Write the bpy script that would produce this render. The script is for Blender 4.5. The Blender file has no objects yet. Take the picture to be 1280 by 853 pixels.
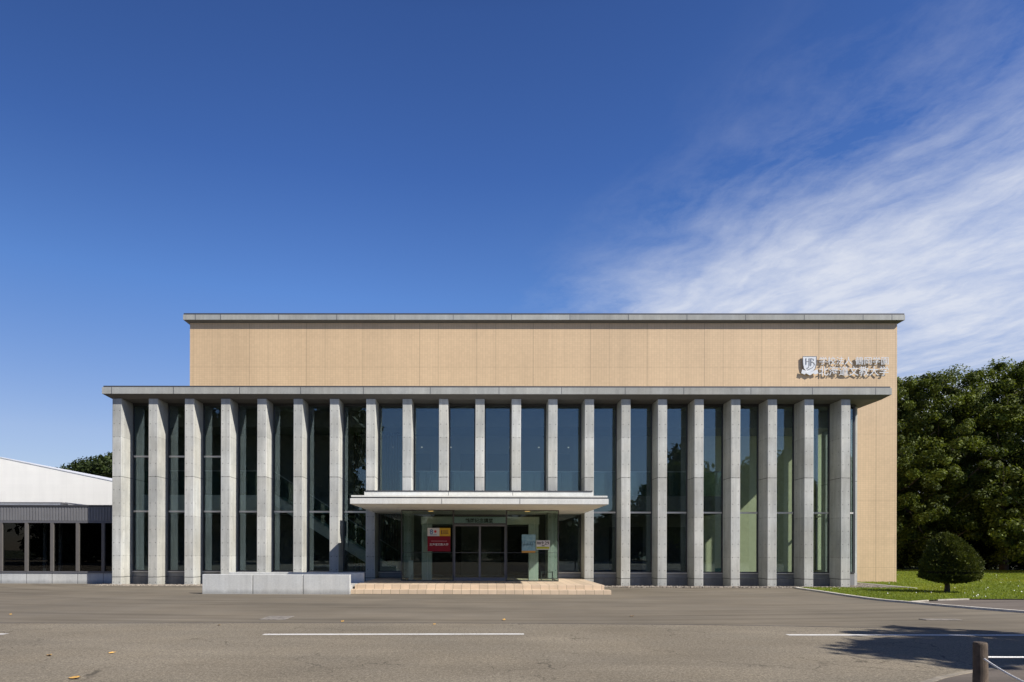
import bpy, math, random
import numpy as np
from mathutils import Vector, Matrix, Euler, Quaternion

sc = bpy.context.scene
R = math.radians
# ------------------------------------------------------------------ camera
cd = bpy.data.cameras.new('camera')
cd.sensor_width = 36.0
cd.lens = 23.99
cd.shift_x = 0.0341
cd.shift_y = 0.2039
cd.clip_start = 0.05
cd.clip_end = 3000
cam = bpy.data.objects.new('camera', cd)
sc.collection.objects.link(cam)
cam.matrix_world = (Matrix.Translation((0, 0, 1.5)) @ Matrix.Rotation(R(0.4298), 4, 'Z')
                    @ Matrix.Rotation(R(90), 4, 'X') @ Matrix.Rotation(R(0.166), 4, 'Z'))
sc.camera = cam
# ------------------------------------------------------------------ world, sun, exposure
SUN_EL, SUN_AZ = 40.3, 121.8
world = bpy.data.worlds.new('World')
sc.world = world
world.use_nodes = True


class NT:
    """small helper to wire shader nodes"""
    def __init__(s, tree):
        s.t = tree
        s.n = tree.nodes
        s.l = tree.links

    def new(s, kind, **kw):
        nd = s.n.new(kind)
        for k, v in kw.items():
            setattr(nd, k, v)
        return nd

    def put(s, sock, v):
        if hasattr(v, 'is_linked'):
            s.l.new(v, sock)
        elif isinstance(v, (tuple, list)):
            if len(v) == 3 and len(sock.default_value) == 4:
                v = tuple(v) + (1,)
            sock.default_value = v
        else:
            sock.default_value = v

    def m(s, op, a, b=0.0, c=None, clamp=False):
        nd = s.new('ShaderNodeMath', operation=op, use_clamp=clamp)
        s.put(nd.inputs[0], a)
        s.put(nd.inputs[1], b)
        if c is not None:
            s.put(nd.inputs[2], c)
        return nd.outputs[0]

    def vm(s, op, a, b):
        nd = s.new('ShaderNodeVectorMath', operation=op)
        s.put(nd.inputs[0], a)
        s.put(nd.inputs[1], b)
        return nd.outputs[0]

    def xyz(s, v):
        nd = s.new('ShaderNodeSeparateXYZ')
        s.put(nd.inputs[0], v)
        return nd.outputs

    def comb(s, x, y, z):
        nd = s.new('ShaderNodeCombineXYZ')
        for i, v in enumerate((x, y, z)):
            s.put(nd.inputs[i], v)
        return nd.outputs[0]

    def noise(s, vec, scale, detail=4, rough=0.55, dist=0.0):
        nd = s.new('ShaderNodeTexNoise')
        s.put(nd.inputs['Vector'], vec)
        nd.inputs['Scale'].default_value = scale
        nd.inputs['Detail'].default_value = detail
        nd.inputs['Roughness'].default_value = rough
        nd.inputs['Distortion'].default_value = dist
        return nd.outputs['Fac']

    def rng(s, v, a, b, c=0.0, d=1.0, smooth=False):
        nd = s.new('ShaderNodeMapRange')
        nd.clamp = True
        if smooth:
            nd.interpolation_type = 'SMOOTHSTEP'
        s.put(nd.inputs[0], v)
        for i, x in enumerate((a, b, c, d)):
            nd.inputs[i + 1].default_value = x
        return nd.outputs[0]

    def mix(s, f, a, b, mode='MIX'):
        nd = s.new('ShaderNodeMix', data_type='RGBA', blend_type=mode)
        s.put(nd.inputs[0], f)
        s.put(nd.inputs[6], a)
        s.put(nd.inputs[7], b)
        return nd.outputs[2]

    def scale(s, col, f):
        nd = s.new('ShaderNodeVectorMath', operation='SCALE')
        s.put(nd.inputs[0], col)
        s.put(nd.inputs[3], f)
        return nd.outputs[0]


def make_sky():
    w = NT(world.node_tree)
    bg = world.node_tree.nodes['Background']
    sky = w.new('ShaderNodeTexSky', sky_type='NISHITA')
    sky.sun_disc = False
    sky.sun_elevation = R(SUN_EL)
    sky.sun_rotation = R(SUN_AZ)
    sky.altitude = 300
    sky.air_density = 1.0
    sky.dust_density = 0.2
    sky.ozone_density = 3.0
    d = w.new('ShaderNodeTexCoord').outputs['Generated']
    x, y, z = w.xyz(d)
    zz = w.m('MAXIMUM', z, 0.03)
    px = w.m('DIVIDE', x, zz)
    py = w.m('DIVIDE', y, zz)
    # cirrus layer: a high flat sheet of cloud, streaks running one way
    s = w.m('ADD', w.m('MULTIPLY', px, 0.903), w.m('MULTIPLY', py, 0.43))
    warp = w.noise(w.comb(px, py, 0.0), 1.1, 3)
    wv = w.m('MULTIPLY', w.m('SUBTRACT', warp, 0.5), 0.55)
    wv = w.m('ADD', wv, w.m('MULTIPLY', w.m('SUBTRACT', w.noise(w.comb(px, py, 5.0), 4.5, 4), 0.5), 0.16))
    # feathers run away from the viewer, a little to the right
    a1 = w.m('ADD', w.m('ADD', px, w.m('MULTIPLY', py, 0.16)), wv)
    s2 = w.m('ADD', s, wv)
    streak = w.noise(w.comb(w.m('MULTIPLY', a1, 2.3), w.m('MULTIPLY', py, 0.85), 3.7), 1.6, 12, 0.58, 0.0)
    fine = w.noise(w.comb(w.m('MULTIPLY', a1, 6.5), w.m('MULTIPLY', py, 1.9), 1.2), 2.2, 12, 0.70, 0.0)
    puff = w.noise(w.comb(px, py, 8.0), 7.0, 12, 0.7, 0.0)
    mask = w.rng(s2, 0.85, 2.1, 0.0, 1.0, True)
    body = w.m('ADD', w.m('ADD', w.m('MULTIPLY', streak, 0.58), w.m('MULTIPLY', fine, 0.15)), w.m('MULTIPLY', puff, 0.27))
    patch = w.rng(w.noise(w.comb(px, w.m('MULTIPLY', py, 0.8), 2.6), 1.15, 3), 0.36, 0.62, -0.11, 0.045)
    low = w.rng(s2, 1.9, 3.6, 0.0, 0.035)
    body = w.m('ADD', w.m('ADD', body, patch), low)
    dens = w.rng(w.m('ADD', body, w.m('MULTIPLY', mask, 0.22)), 0.45, 0.84, 0.0, 1.0)
    right = w.rng(px, -0.1, 0.65, 0.0, 1.0, True)
    front = w.rng(y, 0.0, 0.2, 0.0, 1.0, True)
    cov = w.m('MULTIPLY', w.m('MULTIPLY', dens, mask), w.m('MULTIPLY', right, front))
    cov = w.m('MULTIPLY', cov, 0.9)
    ramp = w.new('ShaderNodeValToRGB')
    w.put(ramp.inputs[0], z)
    els = ramp.color_ramp.elements
    for i, (pos, c) in enumerate(SKY_TINT):
        e = els[i] if i < 2 else els.new(pos)
        e.position = pos
        e.color = (*c, 1)
    skyc = w.mix(1.0, sky.outputs[0], ramp.outputs[0], 'MULTIPLY')
    # the sky is deepest well away from the sun
    skyc = w.scale(skyc, w.rng(x, -0.62, -0.15, 0.84, 1.0, True))
    col = w.mix(cov, skyc, CLOUD)
    w.l.new(col, bg.inputs[0])
    bg.inputs[1].default_value = SKY_STRENGTH


SKY_STRENGTH = 0.065
SKY_TINT = ((0.0, (1.10, 1.0, 1.10)), (0.15, (1.42, 1.27, 1.40)), (0.34, (.96, 1.28, 1.80)), (0.48, (.67, .98, 1.60)), (0.62, (.58, .84, 1.40)), (0.74, (.30, .42, .70)))
CLOUD = (8.6, 9.0, 10.0)
make_sky()
sun_d = bpy.data.lights.new('sun', 'SUN')
sun_d.energy = 5.0
sun_d.angle = R(0.53)
sun_d.color = (1.0, 0.94, 0.86)
sun = bpy.data.objects.new('sun', sun_d)
sc.collection.objects.link(sun)
sun.location = (40, -40, 60)
Ldir = Vector((math.cos(R(SUN_EL)) * math.sin(R(SUN_AZ)), math.cos(R(SUN_EL)) * math.cos(R(SUN_AZ)), math.sin(R(SUN_EL))))
sun.rotation_euler = Ldir.to_track_quat('Z', 'Y').to_euler()
vs = sc.view_settings
vs.view_transform = 'Standard'
vs.look = 'None'
vs.exposure = 0.42
vs.gamma = 1.0
vs.use_curve_mapping = False
sc.cycles.transparent_max_bounces = 24
sc.cycles.max_bounces = 10
sc.cycles.use_denoising = True

# ------------------------------------------------------------------ scene helpers
COL = sc.collection


class MB:
    """collects boxes, prisms, tubes... in world coordinates, builds ONE mesh object"""
    def __init__(s):
        s.v = []
        s.f = []

    def add(s, vs_, fs):
        o = len(s.v)
        s.v += [tuple(p) for p in vs_]
        s.f += [tuple(i + o for i in f) for f in fs]
        return s

    def box(s, x0, x1, y0, y1, z0, z1, bevel=0.0):
        b = min(bevel, (x1 - x0) * .45, (y1 - y0) * .45, (z1 - z0) * .45)
        if b <= 0:
            v = [(x, y, z) for x in (x0, x1) for y in (y0, y1) for z in (z0, z1)]
            return s.add(v, [(0, 1, 3, 2), (4, 6, 7, 5), (0, 4, 5, 1), (2, 3, 7, 6), (0, 2, 6, 4), (1, 5, 7, 3)])
        # chamfered box: each corner gives three points
        c = [(x0, x1), (y0, y1), (z0, z1)]
        idx = {}
        v = []
        for i in (0, 1):
            for j in (0, 1):
                for k in (0, 1):
                    sg = (1 - 2 * i, 1 - 2 * j, 1 - 2 * k)
                    p = [c[0][i], c[1][j], c[2][k]]
                    for a in range(3):
                        q = list(p)
                        for e in range(3):
                            if e != a:
                                q[e] += sg[e] * b
                        idx[(i, j, k, a)] = len(v)
                        v.append(q)
        f = []
        for a in range(3):
            e1, e2 = [e for e in range(3) if e != a]
            for sd in (0, 1):
                ring = []
                for (u, w_) in ((0, 0), (1, 0), (1, 1), (0, 1)):
                    k = [0, 0, 0]
                    k[a] = sd
                    k[e1] = u
                    k[e2] = w_
                    ring.append(idx[(k[0], k[1], k[2], a)])
                f.append(tuple(ring))
        for a in range(3):      # edges along axis a
            e1, e2 = [e for e in range(3) if e != a]
            for u in (0, 1):
                for w_ in (0, 1):
                    k0 = [0, 0, 0]
                    k0[e1] = u
                    k0[e2] = w_
                    k1 = list(k0)
                    k1[a] = 1
                    f.append((idx[(*k0, e1)], idx[(*k1, e1)], idx[(*k1, e2)], idx[(*k0, e2)]))
        for i in (0, 1):
            for j in (0, 1):
                for k in (0, 1):
                    f.append(tuple(idx[(i, j, k, a)] for a in range(3)))
        return s.add(v, f)

    def prism(s, pts, axis, a0, a1):
        """polygon pts (2-D) swept along axis 'x','y' or 'z'"""
        n = len(pts)
        v = []
        for a in (a0, a1):
            for p in pts:
                v.append({'x': (a, p[0], p[1]), 'y': (p[0], a, p[1]), 'z': (p[0], p[1], a)}[axis])
        f = [tuple(range(n)), tuple(range(2 * n - 1, n - 1, -1))]
        for i in range(n):
            j = (i + 1) % n
            f.append((i, i + n, j + n, j))
        return s.add(v, f)

    def tube(s, pts, rad, n=8, cap=True):
        pts = [Vector(p) for p in pts]
        if not isinstance(rad, (list, tuple)):
            rad = [rad] * len(pts)
        v = []
        for i, p in enumerate(pts):
            d = (pts[min(i + 1, len(pts) - 1)] - pts[max(i - 1, 0)]).normalized()
            up = Vector((0, 0, 1)) if abs(d.z) < .95 else Vector((1, 0, 0))
            a = d.cross(up).normalized()
            b = d.cross(a)
            for k in range(n):
                t = 2 * math.pi * k / n
                v.append(p + (a * math.cos(t) + b * math.sin(t)) * rad[i])
        f = []
        for i in range(len(pts) - 1):
            for k in range(n):
                k2 = (k + 1) % n
                f.append((i * n + k, i * n + k2, (i + 1) * n + k2, (i + 1) * n + k))
        if cap:
            f.append(tuple(range(n - 1, -1, -1)))
            f.append(tuple((len(pts) - 1) * n + k for k in range(n)))
        return s.add(v, f)

    def mesh(s, name, mat, org=(0, 0, 0), smooth=False):
        me = bpy.data.meshes.new(name)
        ox, oy, oz = org
        me.from_pydata([(x - ox, y - oy, z - oz) for x, y, z in s.v], [], s.f)
        import bmesh
        bm = bmesh.new()
        bm.from_mesh(me)
        bmesh.ops.recalc_face_normals(bm, faces=bm.faces)
        bm.to_mesh(me)
        bm.free()
        if mat:
            me.materials.append(mat)
        if smooth:
            me.polygons.foreach_set('use_smooth', [True] * len(me.polygons))
        return me

    def build(s, name, mat, parent=None, loc=None, smooth=False):
        """mesh coordinates are given in world space; loc = the object's own origin in world space"""
        po = wpos(parent) if parent else Vector((0, 0, 0))
        lo = Vector(loc) if loc is not None else po
        o = bpy.data.objects.new(name, s.mesh(name, mat, lo, smooth))
        COL.objects.link(o)
        if parent:
            o.parent = parent
        o.location = lo - po
        return o


def wpos(o):
    p = Vector((0, 0, 0))
    while o is not None:
        p += o.location
        o = o.parent
    return p


def link_mesh(name, me, parent=None, loc=(0, 0, 0)):
    o = bpy.data.objects.new(name, me)
    COL.objects.link(o)
    if parent:
        o.parent = parent
    o.location = Vector(loc) - (wpos(parent) if parent else Vector((0, 0, 0)))
    return o


def tag(o, label=None, cat=None, group=None, kind=None):
    if label:
        o['label'] = label
    if cat:
        o['category'] = cat
    if group:
        o['group'] = group
    if kind:
        o['kind'] = kind
    return o


def thing(name, loc, label, cat, group=None):
    o = bpy.data.objects.new(name, None)
    COL.objects.link(o)
    o.location = loc
    o.empty_display_size = .3
    return tag(o, label, cat, group)


def copy_tree(o, parent=None):
    c = o.copy()
    COL.objects.link(c)
    c.parent = parent
    for ch in [k for k in bpy.data.objects if k.parent == o]:
        copy_tree(ch, c)
    return c


def struct(name, mb, mat, kind='structure'):
    return tag(mb.build(name, mat), kind=kind)


# ------------------------------------------------------------------ materials
def mat_new(name):
    m = bpy.data.materials.new(name)
    m.use_nodes = True
    n = NT(m.node_tree)
    bsdf = m.node_tree.nodes['Principled BSDF']
    return m, n, bsdf


def plain(name, col, rough=.6, metal=0.0, var=.06, scale=6.0, bump=0.0):
    m, n, b = mat_new(name)
    pos = n.new('ShaderNodeNewGeometry').outputs['Position']
    f = n.rng(n.noise(pos, scale, 5), .3, .7, 1 - var, 1 + var)
    n.l.new(n.scale(col, f), b.inputs['Base Color'])
    b.inputs['Roughness'].default_value = rough
    b.inputs['Metallic'].default_value = metal
    if bump:
        bp = n.new('ShaderNodeBump')
        bp.inputs['Strength'].default_value = bump
        bp.inputs['Distance'].default_value = .01
        n.l.new(n.noise(pos, scale * 12, 4), bp.inputs['Height'])
        n.l.new(bp.outputs[0], b.inputs['Normal'])
    return m


def concrete(name, col, fin=False, panel=0.0, var=.19, joints=()):
    m, n, b = mat_new(name)
    geo = n.new('ShaderNodeNewGeometry')
    pos = geo.outputs['Position']
    x, y, z = n.xyz(pos)
    big = n.rng(n.noise(pos, .9, 4, .6), .3, .7, 1 - var, 1 + var * .7)
    streak = n.rng(n.noise(n.vm('MULTIPLY', pos, (5.5, 5.5, .35)), 1.0, 5, .65), .32, .7, 1 - var * 1.05, 1 + var * .55)
    fine = n.rng(n.noise(pos, 22, 6, .7), .3, .7, .90, 1.08)
    f = n.m('MULTIPLY', n.m('MULTIPLY', big, streak), fine)
    pock = n.rng(n.noise(pos, 48, 2, .5), .70, .76, 1.0, .72)
    f = n.m('MULTIPLY', f, pock)
    if panel:
        # cast in panels: each has its own tone
        wn = n.new('ShaderNodeTexWhiteNoise', noise_dimensions='1D')
        n.put(wn.inputs['W'], n.m('FLOOR', n.m('DIVIDE', n.m('ADD', x, 100.37), panel)))
        f = n.m('MULTIPLY', f, n.rng(wn.outputs['Value'], 0, 1, .86, 1.08))
    if fin:
        oc = n.new('ShaderNodeTexCoord').outputs['Object']
        ox, oy, oz = n.xyz(oc)
        inf = n.new('ShaderNodeObjectInfo').outputs['Random']
        wn = n.new('ShaderNodeTexWhiteNoise', noise_dimensions='2D')
        lift = n.m('FLOOR', n.m('DIVIDE', n.m('ADD', z, .42), 1.637))
        n.put(wn.inputs['Vector'], n.comb(inf, lift, 0.0))
        f = n.m('MULTIPLY', f, n.rng(wn.outputs['Value'], 0, 1, .86, 1.08))
        nx, ny, nz = n.xyz(geo.outputs['Normal'])
        side = n.m('GREATER_THAN', n.m('ABSOLUTE', nx), .5)
        uf = n.m('SUBTRACT', n.m('ABSOLUTE', n.m('SUBTRACT', ox, .19)), .115)
        us = n.m('SUBTRACT', n.m('ABSOLUTE', n.m('SUBTRACT', oy, .46)), .25)
        u = n.m('ADD', n.m('MULTIPLY', uf, n.m('SUBTRACT', 1.0, side)), n.m('MULTIPLY', us, side))
        v = n.m('SUBTRACT', n.m('MODULO', n.m('ADD', z, .15), .5457), .27)
        d = n.m('SQRT', n.m('ADD', n.m('MULTIPLY', u, u), n.m('MULTIPLY', v, v)))
        f = n.m('MULTIPLY', f, n.rng(d, .016, .025, .40, 1.0))
        for zj, wj, dk in ((4.49, .010, .42), (.335, .011, .30), (6.13, .006, .80), (2.86, .006, .78), (1.22, .006, .80)):
            wob = n.m('MULTIPLY', n.m('SUBTRACT', n.noise(pos, 3.0, 2), .5), .03)
            dz = n.m('ABSOLUTE', n.m('SUBTRACT', n.m('ADD', z, wob), zj))
            f = n.m('MULTIPLY', f, n.rng(dz, wj, wj * 1.9, dk, 1.0))
        # darker towards the foot, with an uneven upper edge
        f = n.m('MULTIPLY', f, n.rng(n.m('ADD', z, n.m('MULTIPLY', n.noise(pos, 2.5, 4), .5)), .2, .75, .86, 1.0))
    if name == 'low_wall_concrete':
        # splashed dirt along the foot
        ft = n.m('SUBTRACT', z, n.m('MULTIPLY', n.noise(n.vm('MULTIPLY', pos, (1, 1, .2)), 4.0, 5, .65), .26))
        f = n.m('MULTIPLY', f, n.rng(ft, -.08, .05, .66, 1.0))
    warm = n.noise(pos, .5, 3)
    c2 = n.mix(n.rng(warm, .35, .65), col, (col[0] * 1.03, col[1] * .995, col[2] * .94))
    n.l.new(n.scale(c2, f), b.inputs['Base Color'])
    b.inputs['Roughness'].default_value = .82
    bp = n.new('ShaderNodeBump')
    bp.inputs['Strength'].default_value = .25
    bp.inputs['Distance'].default_value = .006
    n.l.new(n.noise(pos, 30, 5, .7), bp.inputs['Height'])
    n.l.new(bp.outputs[0], b.inputs['Normal'])
    return m


def tile_mat():
    m, n, b = mat_new('tile')
    geo = n.new('ShaderNodeNewGeometry')
    pos = geo.outputs['Position']
    x, y, z = n.xyz(pos)
    nx, ny, nz = n.xyz(geo.outputs['Normal'])
    side = n.m('GREATER_THAN', n.m('ABSOLUTE', nx), .5)
    u = n.m('ADD', n.m('ADD', n.m('MULTIPLY', x, n.m('SUBTRACT', 1.0, side)), n.m('MULTIPLY', y, side)), 100.0)
    tu, tv = .125, .094
    uu, vv = n.m('DIVIDE', u, tu), n.m('DIVIDE', n.m('ADD', z, 5.0), tv)
    iu, iv = n.m('FLOOR', uu), n.m('FLOOR', vv)
    fu, fv = n.m('FRACT', uu), n.m('FRACT', vv)
    wn = n.new('ShaderNodeTexWhiteNoise', noise_dimensions='2D')
    n.put(wn.inputs['Vector'], n.comb(iu, iv, 0.0))
    tone = n.rng(wn.outputs['Value'], 0, 1, .965, 1.03)
    eu = n.m('MINIMUM', fu, n.m('SUBTRACT', 1.0, fu))
    ev = n.m('MINIMUM', fv, n.m('SUBTRACT', 1.0, fv))
    ju = n.rng(n.m('MULTIPLY', eu, tu), .004, .009, .83, 1.0)
    jv = n.rng(n.m('MULTIPLY', ev, tv), .004, .008, .86, 1.0)
    # movement joints every 2.7 m, fainter ones between
    ex = n.m('MULTIPLY', n.m('ABSOLUTE', n.m('SUBTRACT', n.m('FRACT', n.m('DIVIDE', n.m('ADD', u, 1.55), 2.7)), .5)), 2.7)
    je = n.rng(ex, .013, .022, .76, 1.0)
    ex2 = n.m('MULTIPLY', n.m('ABSOLUTE', n.m('SUBTRACT', n.m('FRACT', n.m('DIVIDE', n.m('ADD', u, .65), 2.7)), .5)), 2.7)
    je2 = n.rng(ex2, .008, .018, .84, 1.0)
    ez = n.m('MULTIPLY', n.m('ABSOLUTE', n.m('SUBTRACT', n.m('FRACT', n.m('DIVIDE', n.m('ADD', z, .85), 3.15)), .5)), 3.15)
    je3 = n.rng(ez, .008, .018, .84, 1.0)
    row = n.new('ShaderNodeTexWhiteNoise', noise_dimensions='1D')
    n.put(row.inputs['W'], n.m('FLOOR', n.m('DIVIDE', vv, 4.0)))
    big = n.rng(n.noise(n.vm('MULTIPLY', pos, (1, 1, .4)), .35, 4), .3, .7, .92, 1.06)
    big = n.m('MULTIPLY', big, n.rng(n.noise(n.vm('MULTIPLY', pos, (3.5, 3.5, .16)), 1.0, 5, .6), .34, .62, .955, 1.02))
    f = n.m('MULTIPLY', n.m('MULTIPLY', n.m('MULTIPLY', ju, jv), n.m('MULTIPLY', je, je2)), n.m('MULTIPLY', n.m('MULTIPLY', tone, je3), big))
    f = n.m('MULTIPLY', f, n.rng(row.outputs['Value'], 0, 1, .975, 1.02))
    n.l.new(n.scale(TILE, f), b.inputs['Base Color'])
    b.inputs['Roughness'].default_value = .55
    return m


def glass_mat(name, tint, f0, rough=0.0, refl=(1, 1, 1)):
    m, n, b = mat_new(name)
    out = [k for k in m.node_tree.nodes if k.type == 'OUTPUT_MATERIAL'][0]
    m.node_tree.nodes.remove(b)
    lw = n.new('ShaderNodeLayerWeight')
    lw.inputs['Blend'].default_value = .5
    f = n.m('ADD', f0, n.m('MULTIPLY', n.m('POWER', lw.outputs['Facing'], 5.0), 1 - f0))
    tr = n.new('ShaderNodeBsdfTransparent')
    tr.inputs[0].default_value = (*tint, 1)
    gl = n.new('ShaderNodeBsdfGlossy')
    gl.inputs['Roughness'].default_value = rough
    gl.inputs[0].default_value = (*refl, 1)
    mx = n.new('ShaderNodeMixShader')
    n.put(mx.inputs[0], f)
    n.l.new(tr.outputs[0], mx.inputs[1])
    n.l.new(gl.outputs[0], mx.inputs[2])
    n.l.new(mx.outputs[0], out.inputs[0])
    return m


def asphalt(name, col, coarse, cracks):
    m, n, b = mat_new(name)
    pos = n.new('ShaderNodeNewGeometry').outputs['Position']
    x, y, z = n.xyz(pos)
    big = n.rng(n.noise(pos, .25, 5, .6), .3, .7, .80, 1.15)
    med = n.rng(n.noise(n.vm('MULTIPLY', pos, (.35, 1.5, 1)), .9, 5, .6, .6), .3, .7, .89, 1.09)
    f = n.m('MULTIPLY', big, med)
    g1 = n.noise(pos, 42, 4, .8)
    g2 = n.noise(pos, 17, 3, .7)
    if coarse:
        f = n.m('MULTIPLY', f, n.rng(g1, .34, .66, .42, 1.72))
        f = n.m('MULTIPLY', f, n.rng(g2, .32, .68, .72, 1.28))
        wv = n.new('ShaderNodeTexVoronoi', feature='F1')
        n.put(wv.inputs['Vector'], pos)
        wv.inputs['Scale'].default_value = 55
        f = n.m('MULTIPLY', f, n.rng(wv.outputs['Distance'], .10, .22, 1.55, 1.0))
    else:
        f = n.m('MULTIPLY', f, n.rng(g1, .3, .7, .84, 1.16))
        # turning tyre marks: long soft dark bands
        rad = n.m('SQRT', n.m('ADD', n.m('POWER', n.m('ADD', x, 2.0), 2.0), n.m('POWER', n.m('MULTIPLY', n.m('SUBTRACT', y, 32.0), 1.9), 2.0)))
        band = n.noise(n.comb(n.m('MULTIPLY', rad, 1.4), n.m('MULTIPLY', x, .08), 0.0), 1.0, 4, .55)
        f = n.m('MULTIPLY', f, n.rng(band, .34, .50, .74, 1.0))
        ln = n.noise(n.vm('MULTIPLY', pos, (.05, 1.3, 1)), 2.0, 4, .6)
        f = n.m('MULTIPLY', f, n.rng(ln, .34, .39, .70, 1.0))
    if cracks:
        wp = n.vm('ADD', pos, n.scale(n.comb(n.noise(pos, 1.7, 4), n.noise(n.vm('ADD', pos, (9, 4, 0)), 1.7, 4), 0.0), .9))
        vo = n.new('ShaderNodeTexVoronoi', feature='DISTANCE_TO_EDGE')
        n.put(vo.inputs['Vector'], wp)
        vo.inputs['Scale'].default_value = .75
        msk = n.rng(n.noise(n.vm('ADD', pos, (3.3, 1.1, 0)), .55, 2), .50, .60)
        crk = n.rng(vo.outputs['Distance'], .003, .011, .55, 0.0)
        f = n.m('MULTIPLY', f, n.m('SUBTRACT', 1.0, n.m('MULTIPLY', crk, msk)))
    hue = n.mix(n.noise(pos, .6, 3), (col[0] * 1.03, col[1], col[2] * .95), (col[0] * .97, col[1], col[2] * 1.05))
    n.l.new(n.scale(hue, f), b.inputs['Base Color'])
    b.inputs['Roughness'].default_value = .9
    b.inputs['Specular IOR Level'].default_value = .25
    bp = n.new('ShaderNodeBump')
    bp.inputs['Strength'].default_value = .5 if coarse else .2
    bp.inputs['Distance'].default_value = .006
    n.l.new(g1, bp.inputs['Height'])
    n.l.new(bp.outputs[0], b.inputs['Normal'])
    return m


def leaf_mat(name, dark, light, trans=.35):
    m, n, b = mat_new(name)
    at = n.new('ShaderNodeAttribute', attribute_name='tint')
    r = n.xyz(at.outputs['Vector'])
    c = n.mix(r[0], dark, light)
    c = n.mix(n.m('MULTIPLY', r[1], .35), c, (light[0] * 1.25, light[1] * 1.0, light[2] * .5))
    out = [k for k in m.node_tree.nodes if k.type == 'OUTPUT_MATERIAL'][0]
    n.l.new(c, b.inputs['Base Color'])
    b.inputs['Roughness'].default_value = .6
    b.inputs['Specular IOR Level'].default_value = .3
    tl = n.new('ShaderNodeBsdfTranslucent')
    n.l.new(n.mix(1.0, c, (1.25, 1.25, .6), 'MULTIPLY'), tl.inputs[0])
    mx = n.new('ShaderNodeMixShader')
    mx.inputs[0].default_value = trans
    n.l.new(b.outputs[0], mx.inputs[1])
    n.l.new(tl.outputs[0], mx.inputs[2])
    n.l.new(mx.outputs[0], out.inputs[0])
    return m


def emit_mat(name, col, s):
    m, n, b = mat_new(name)
    b.inputs['Base Color'].default_value = (*col, 1)
    b.inputs['Emission Color'].default_value = (*col, 1)
    b.inputs['Emission Strength'].default_value = s
    return m


def worn_paint():
    """white line paint, rubbed through to the asphalt in small spots"""
    m, n, b = mat_new('road_paint')
    pos = n.new('ShaderNodeNewGeometry').outputs['Position']
    wear = n.rng(n.m('ADD', n.noise(pos, 38, 5, .75), n.m('MULTIPLY', n.noise(pos, 1.3, 3), .35)), .74, .84)
    c = n.mix(n.rng(n.noise(pos, 5, 4), .3, .7), (.60, .585, .54), (.74, .73, .70))
    n.l.new(n.mix(wear, c, (.21, .18, .14)), b.inputs['Base Color'])
    b.inputs['Roughness'].default_value = .7
    return m


TILE = (0.605, 0.440, 0.264)
M = {}
M['fin'] = concrete('fin_concrete', (.485, .497, .47), fin=True)
M['concrete'] = concrete('smooth_concrete', (.44, .44, .425))
M['fascia'] = concrete('fascia_concrete', (.36, .372, .355), panel=2.75, var=.14)
M['canopy'] = concrete('canopy_concrete', (.66, .67, .635), var=.08)
M['low_wall'] = concrete('low_wall_concrete', (.50, .52, .52), var=.10)
M['portal'] = concrete('portal_concrete', (.52, .54, .50), var=.1)
M['tile'] = tile_mat()
M['coping'] = plain('coping_metal', (.085, .085, .09), .45, .4)
M['strip'] = plain('pale_metal', (.62, .63, .64), .4, .3)
M['frame'] = plain('window_frame', (.075, .075, .078), .45, .5)
M['alu'] = plain('aluminium', (.42, .42, .41), .38, .7)
M['bar'] = plain('transom_bar', (.58, .56, .52), .4, .1)
M['sill'] = plain('sill_panel', (.24, .245, .25), .45, .3)
M['annex_metal'] = plain('annex_metal', (.145, .145, .155), .5, .3)
M['annex_frame'] = plain('annex_frame', (.155, .145, .135), .5, .3)
M['white_clad'] = plain('white_cladding', (.74, .74, .72), .6, 0, .05, 1.2)
M['white_steel'] = plain('white_steel', (.62, .63, .64), .5, 0, .06, 1.5)
M['glass'] = glass_mat('window_glass', (.79, .84, .82), .085, 0.0, (.72, .90, 1.0))
M['glass_entry'] = glass_mat('entrance_glass', (.80, .87, .84), .032)
M['glass_in'] = glass_mat('balustrade_glass', (.80, .90, .86), .06)
M['glass_annex'] = glass_mat('annex_glass', (.45, .47, .47), .03)
M['inner_wall'] = plain('inner_wall', (.19, .18, .165), .8)
M['inner_pale'] = plain('inner_pale_wall', (.76, .72, .48), .8)
M['inner_dark'] = plain('inner_dark', (.055, .05, .047), .7)
M['inner_white'] = plain('inner_white', (.62, .63, .60), .6)
M['floor_in'] = plain('floor_stone', (.20, .19, .18), .35)
M['slat'] = plain('slat_wood', (.11, .075, .05), .6)
M['asphalt_road'] = asphalt('road_asphalt', (.188, .162, .120), True, True)
M['asphalt_yard'] = asphalt('forecourt_asphalt', (.178, .153, .115), False, False)
M['asphalt_path'] = asphalt('path_asphalt', (.142, .120, .100), False, False)
M['paint'] = worn_paint()
M['kerb'] = concrete('kerb_stone', (.66, .63, .57), var=.2)
M['soffit'] = plain('soffit_dark', (.105, .098, .088), .8)  # darker colour for the undersides of both roofs
M['plinth'] = concrete('plinth_concrete', (.20, .205, .21))  # concrete darkened to carry the shade below the windows
M['gallery'] = plain('gallery_edge', (.20, .20, .19), .7)
M['step'] = None
M['red'] = plain('banner_red', (.18, .001, .013), .85, 0, .03)
M['white'] = plain('banner_white', (.58, .57, .57), .5, 0, .03)
M['yellow'] = plain('banner_yellow', (.56, .33, .01), .5, 0, .03)
M['ink'] = plain('ink_dark', (.03, .025, .03), .6)
M['ink_blue'] = plain('ink_blue', (.03, .14, .32), .6)
M['ink_red'] = plain('ink_red', (.55, .03, .05), .6)
M['lime'] = plain('notice_lime', (.36, .40, .02), .5)
M['letter'] = plain('letter_white', (.66, .68, .69), .35, 0, .02)
M['letter_side'] = plain('letter_grey', (.30, .30, .30), .4, .5)
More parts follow.
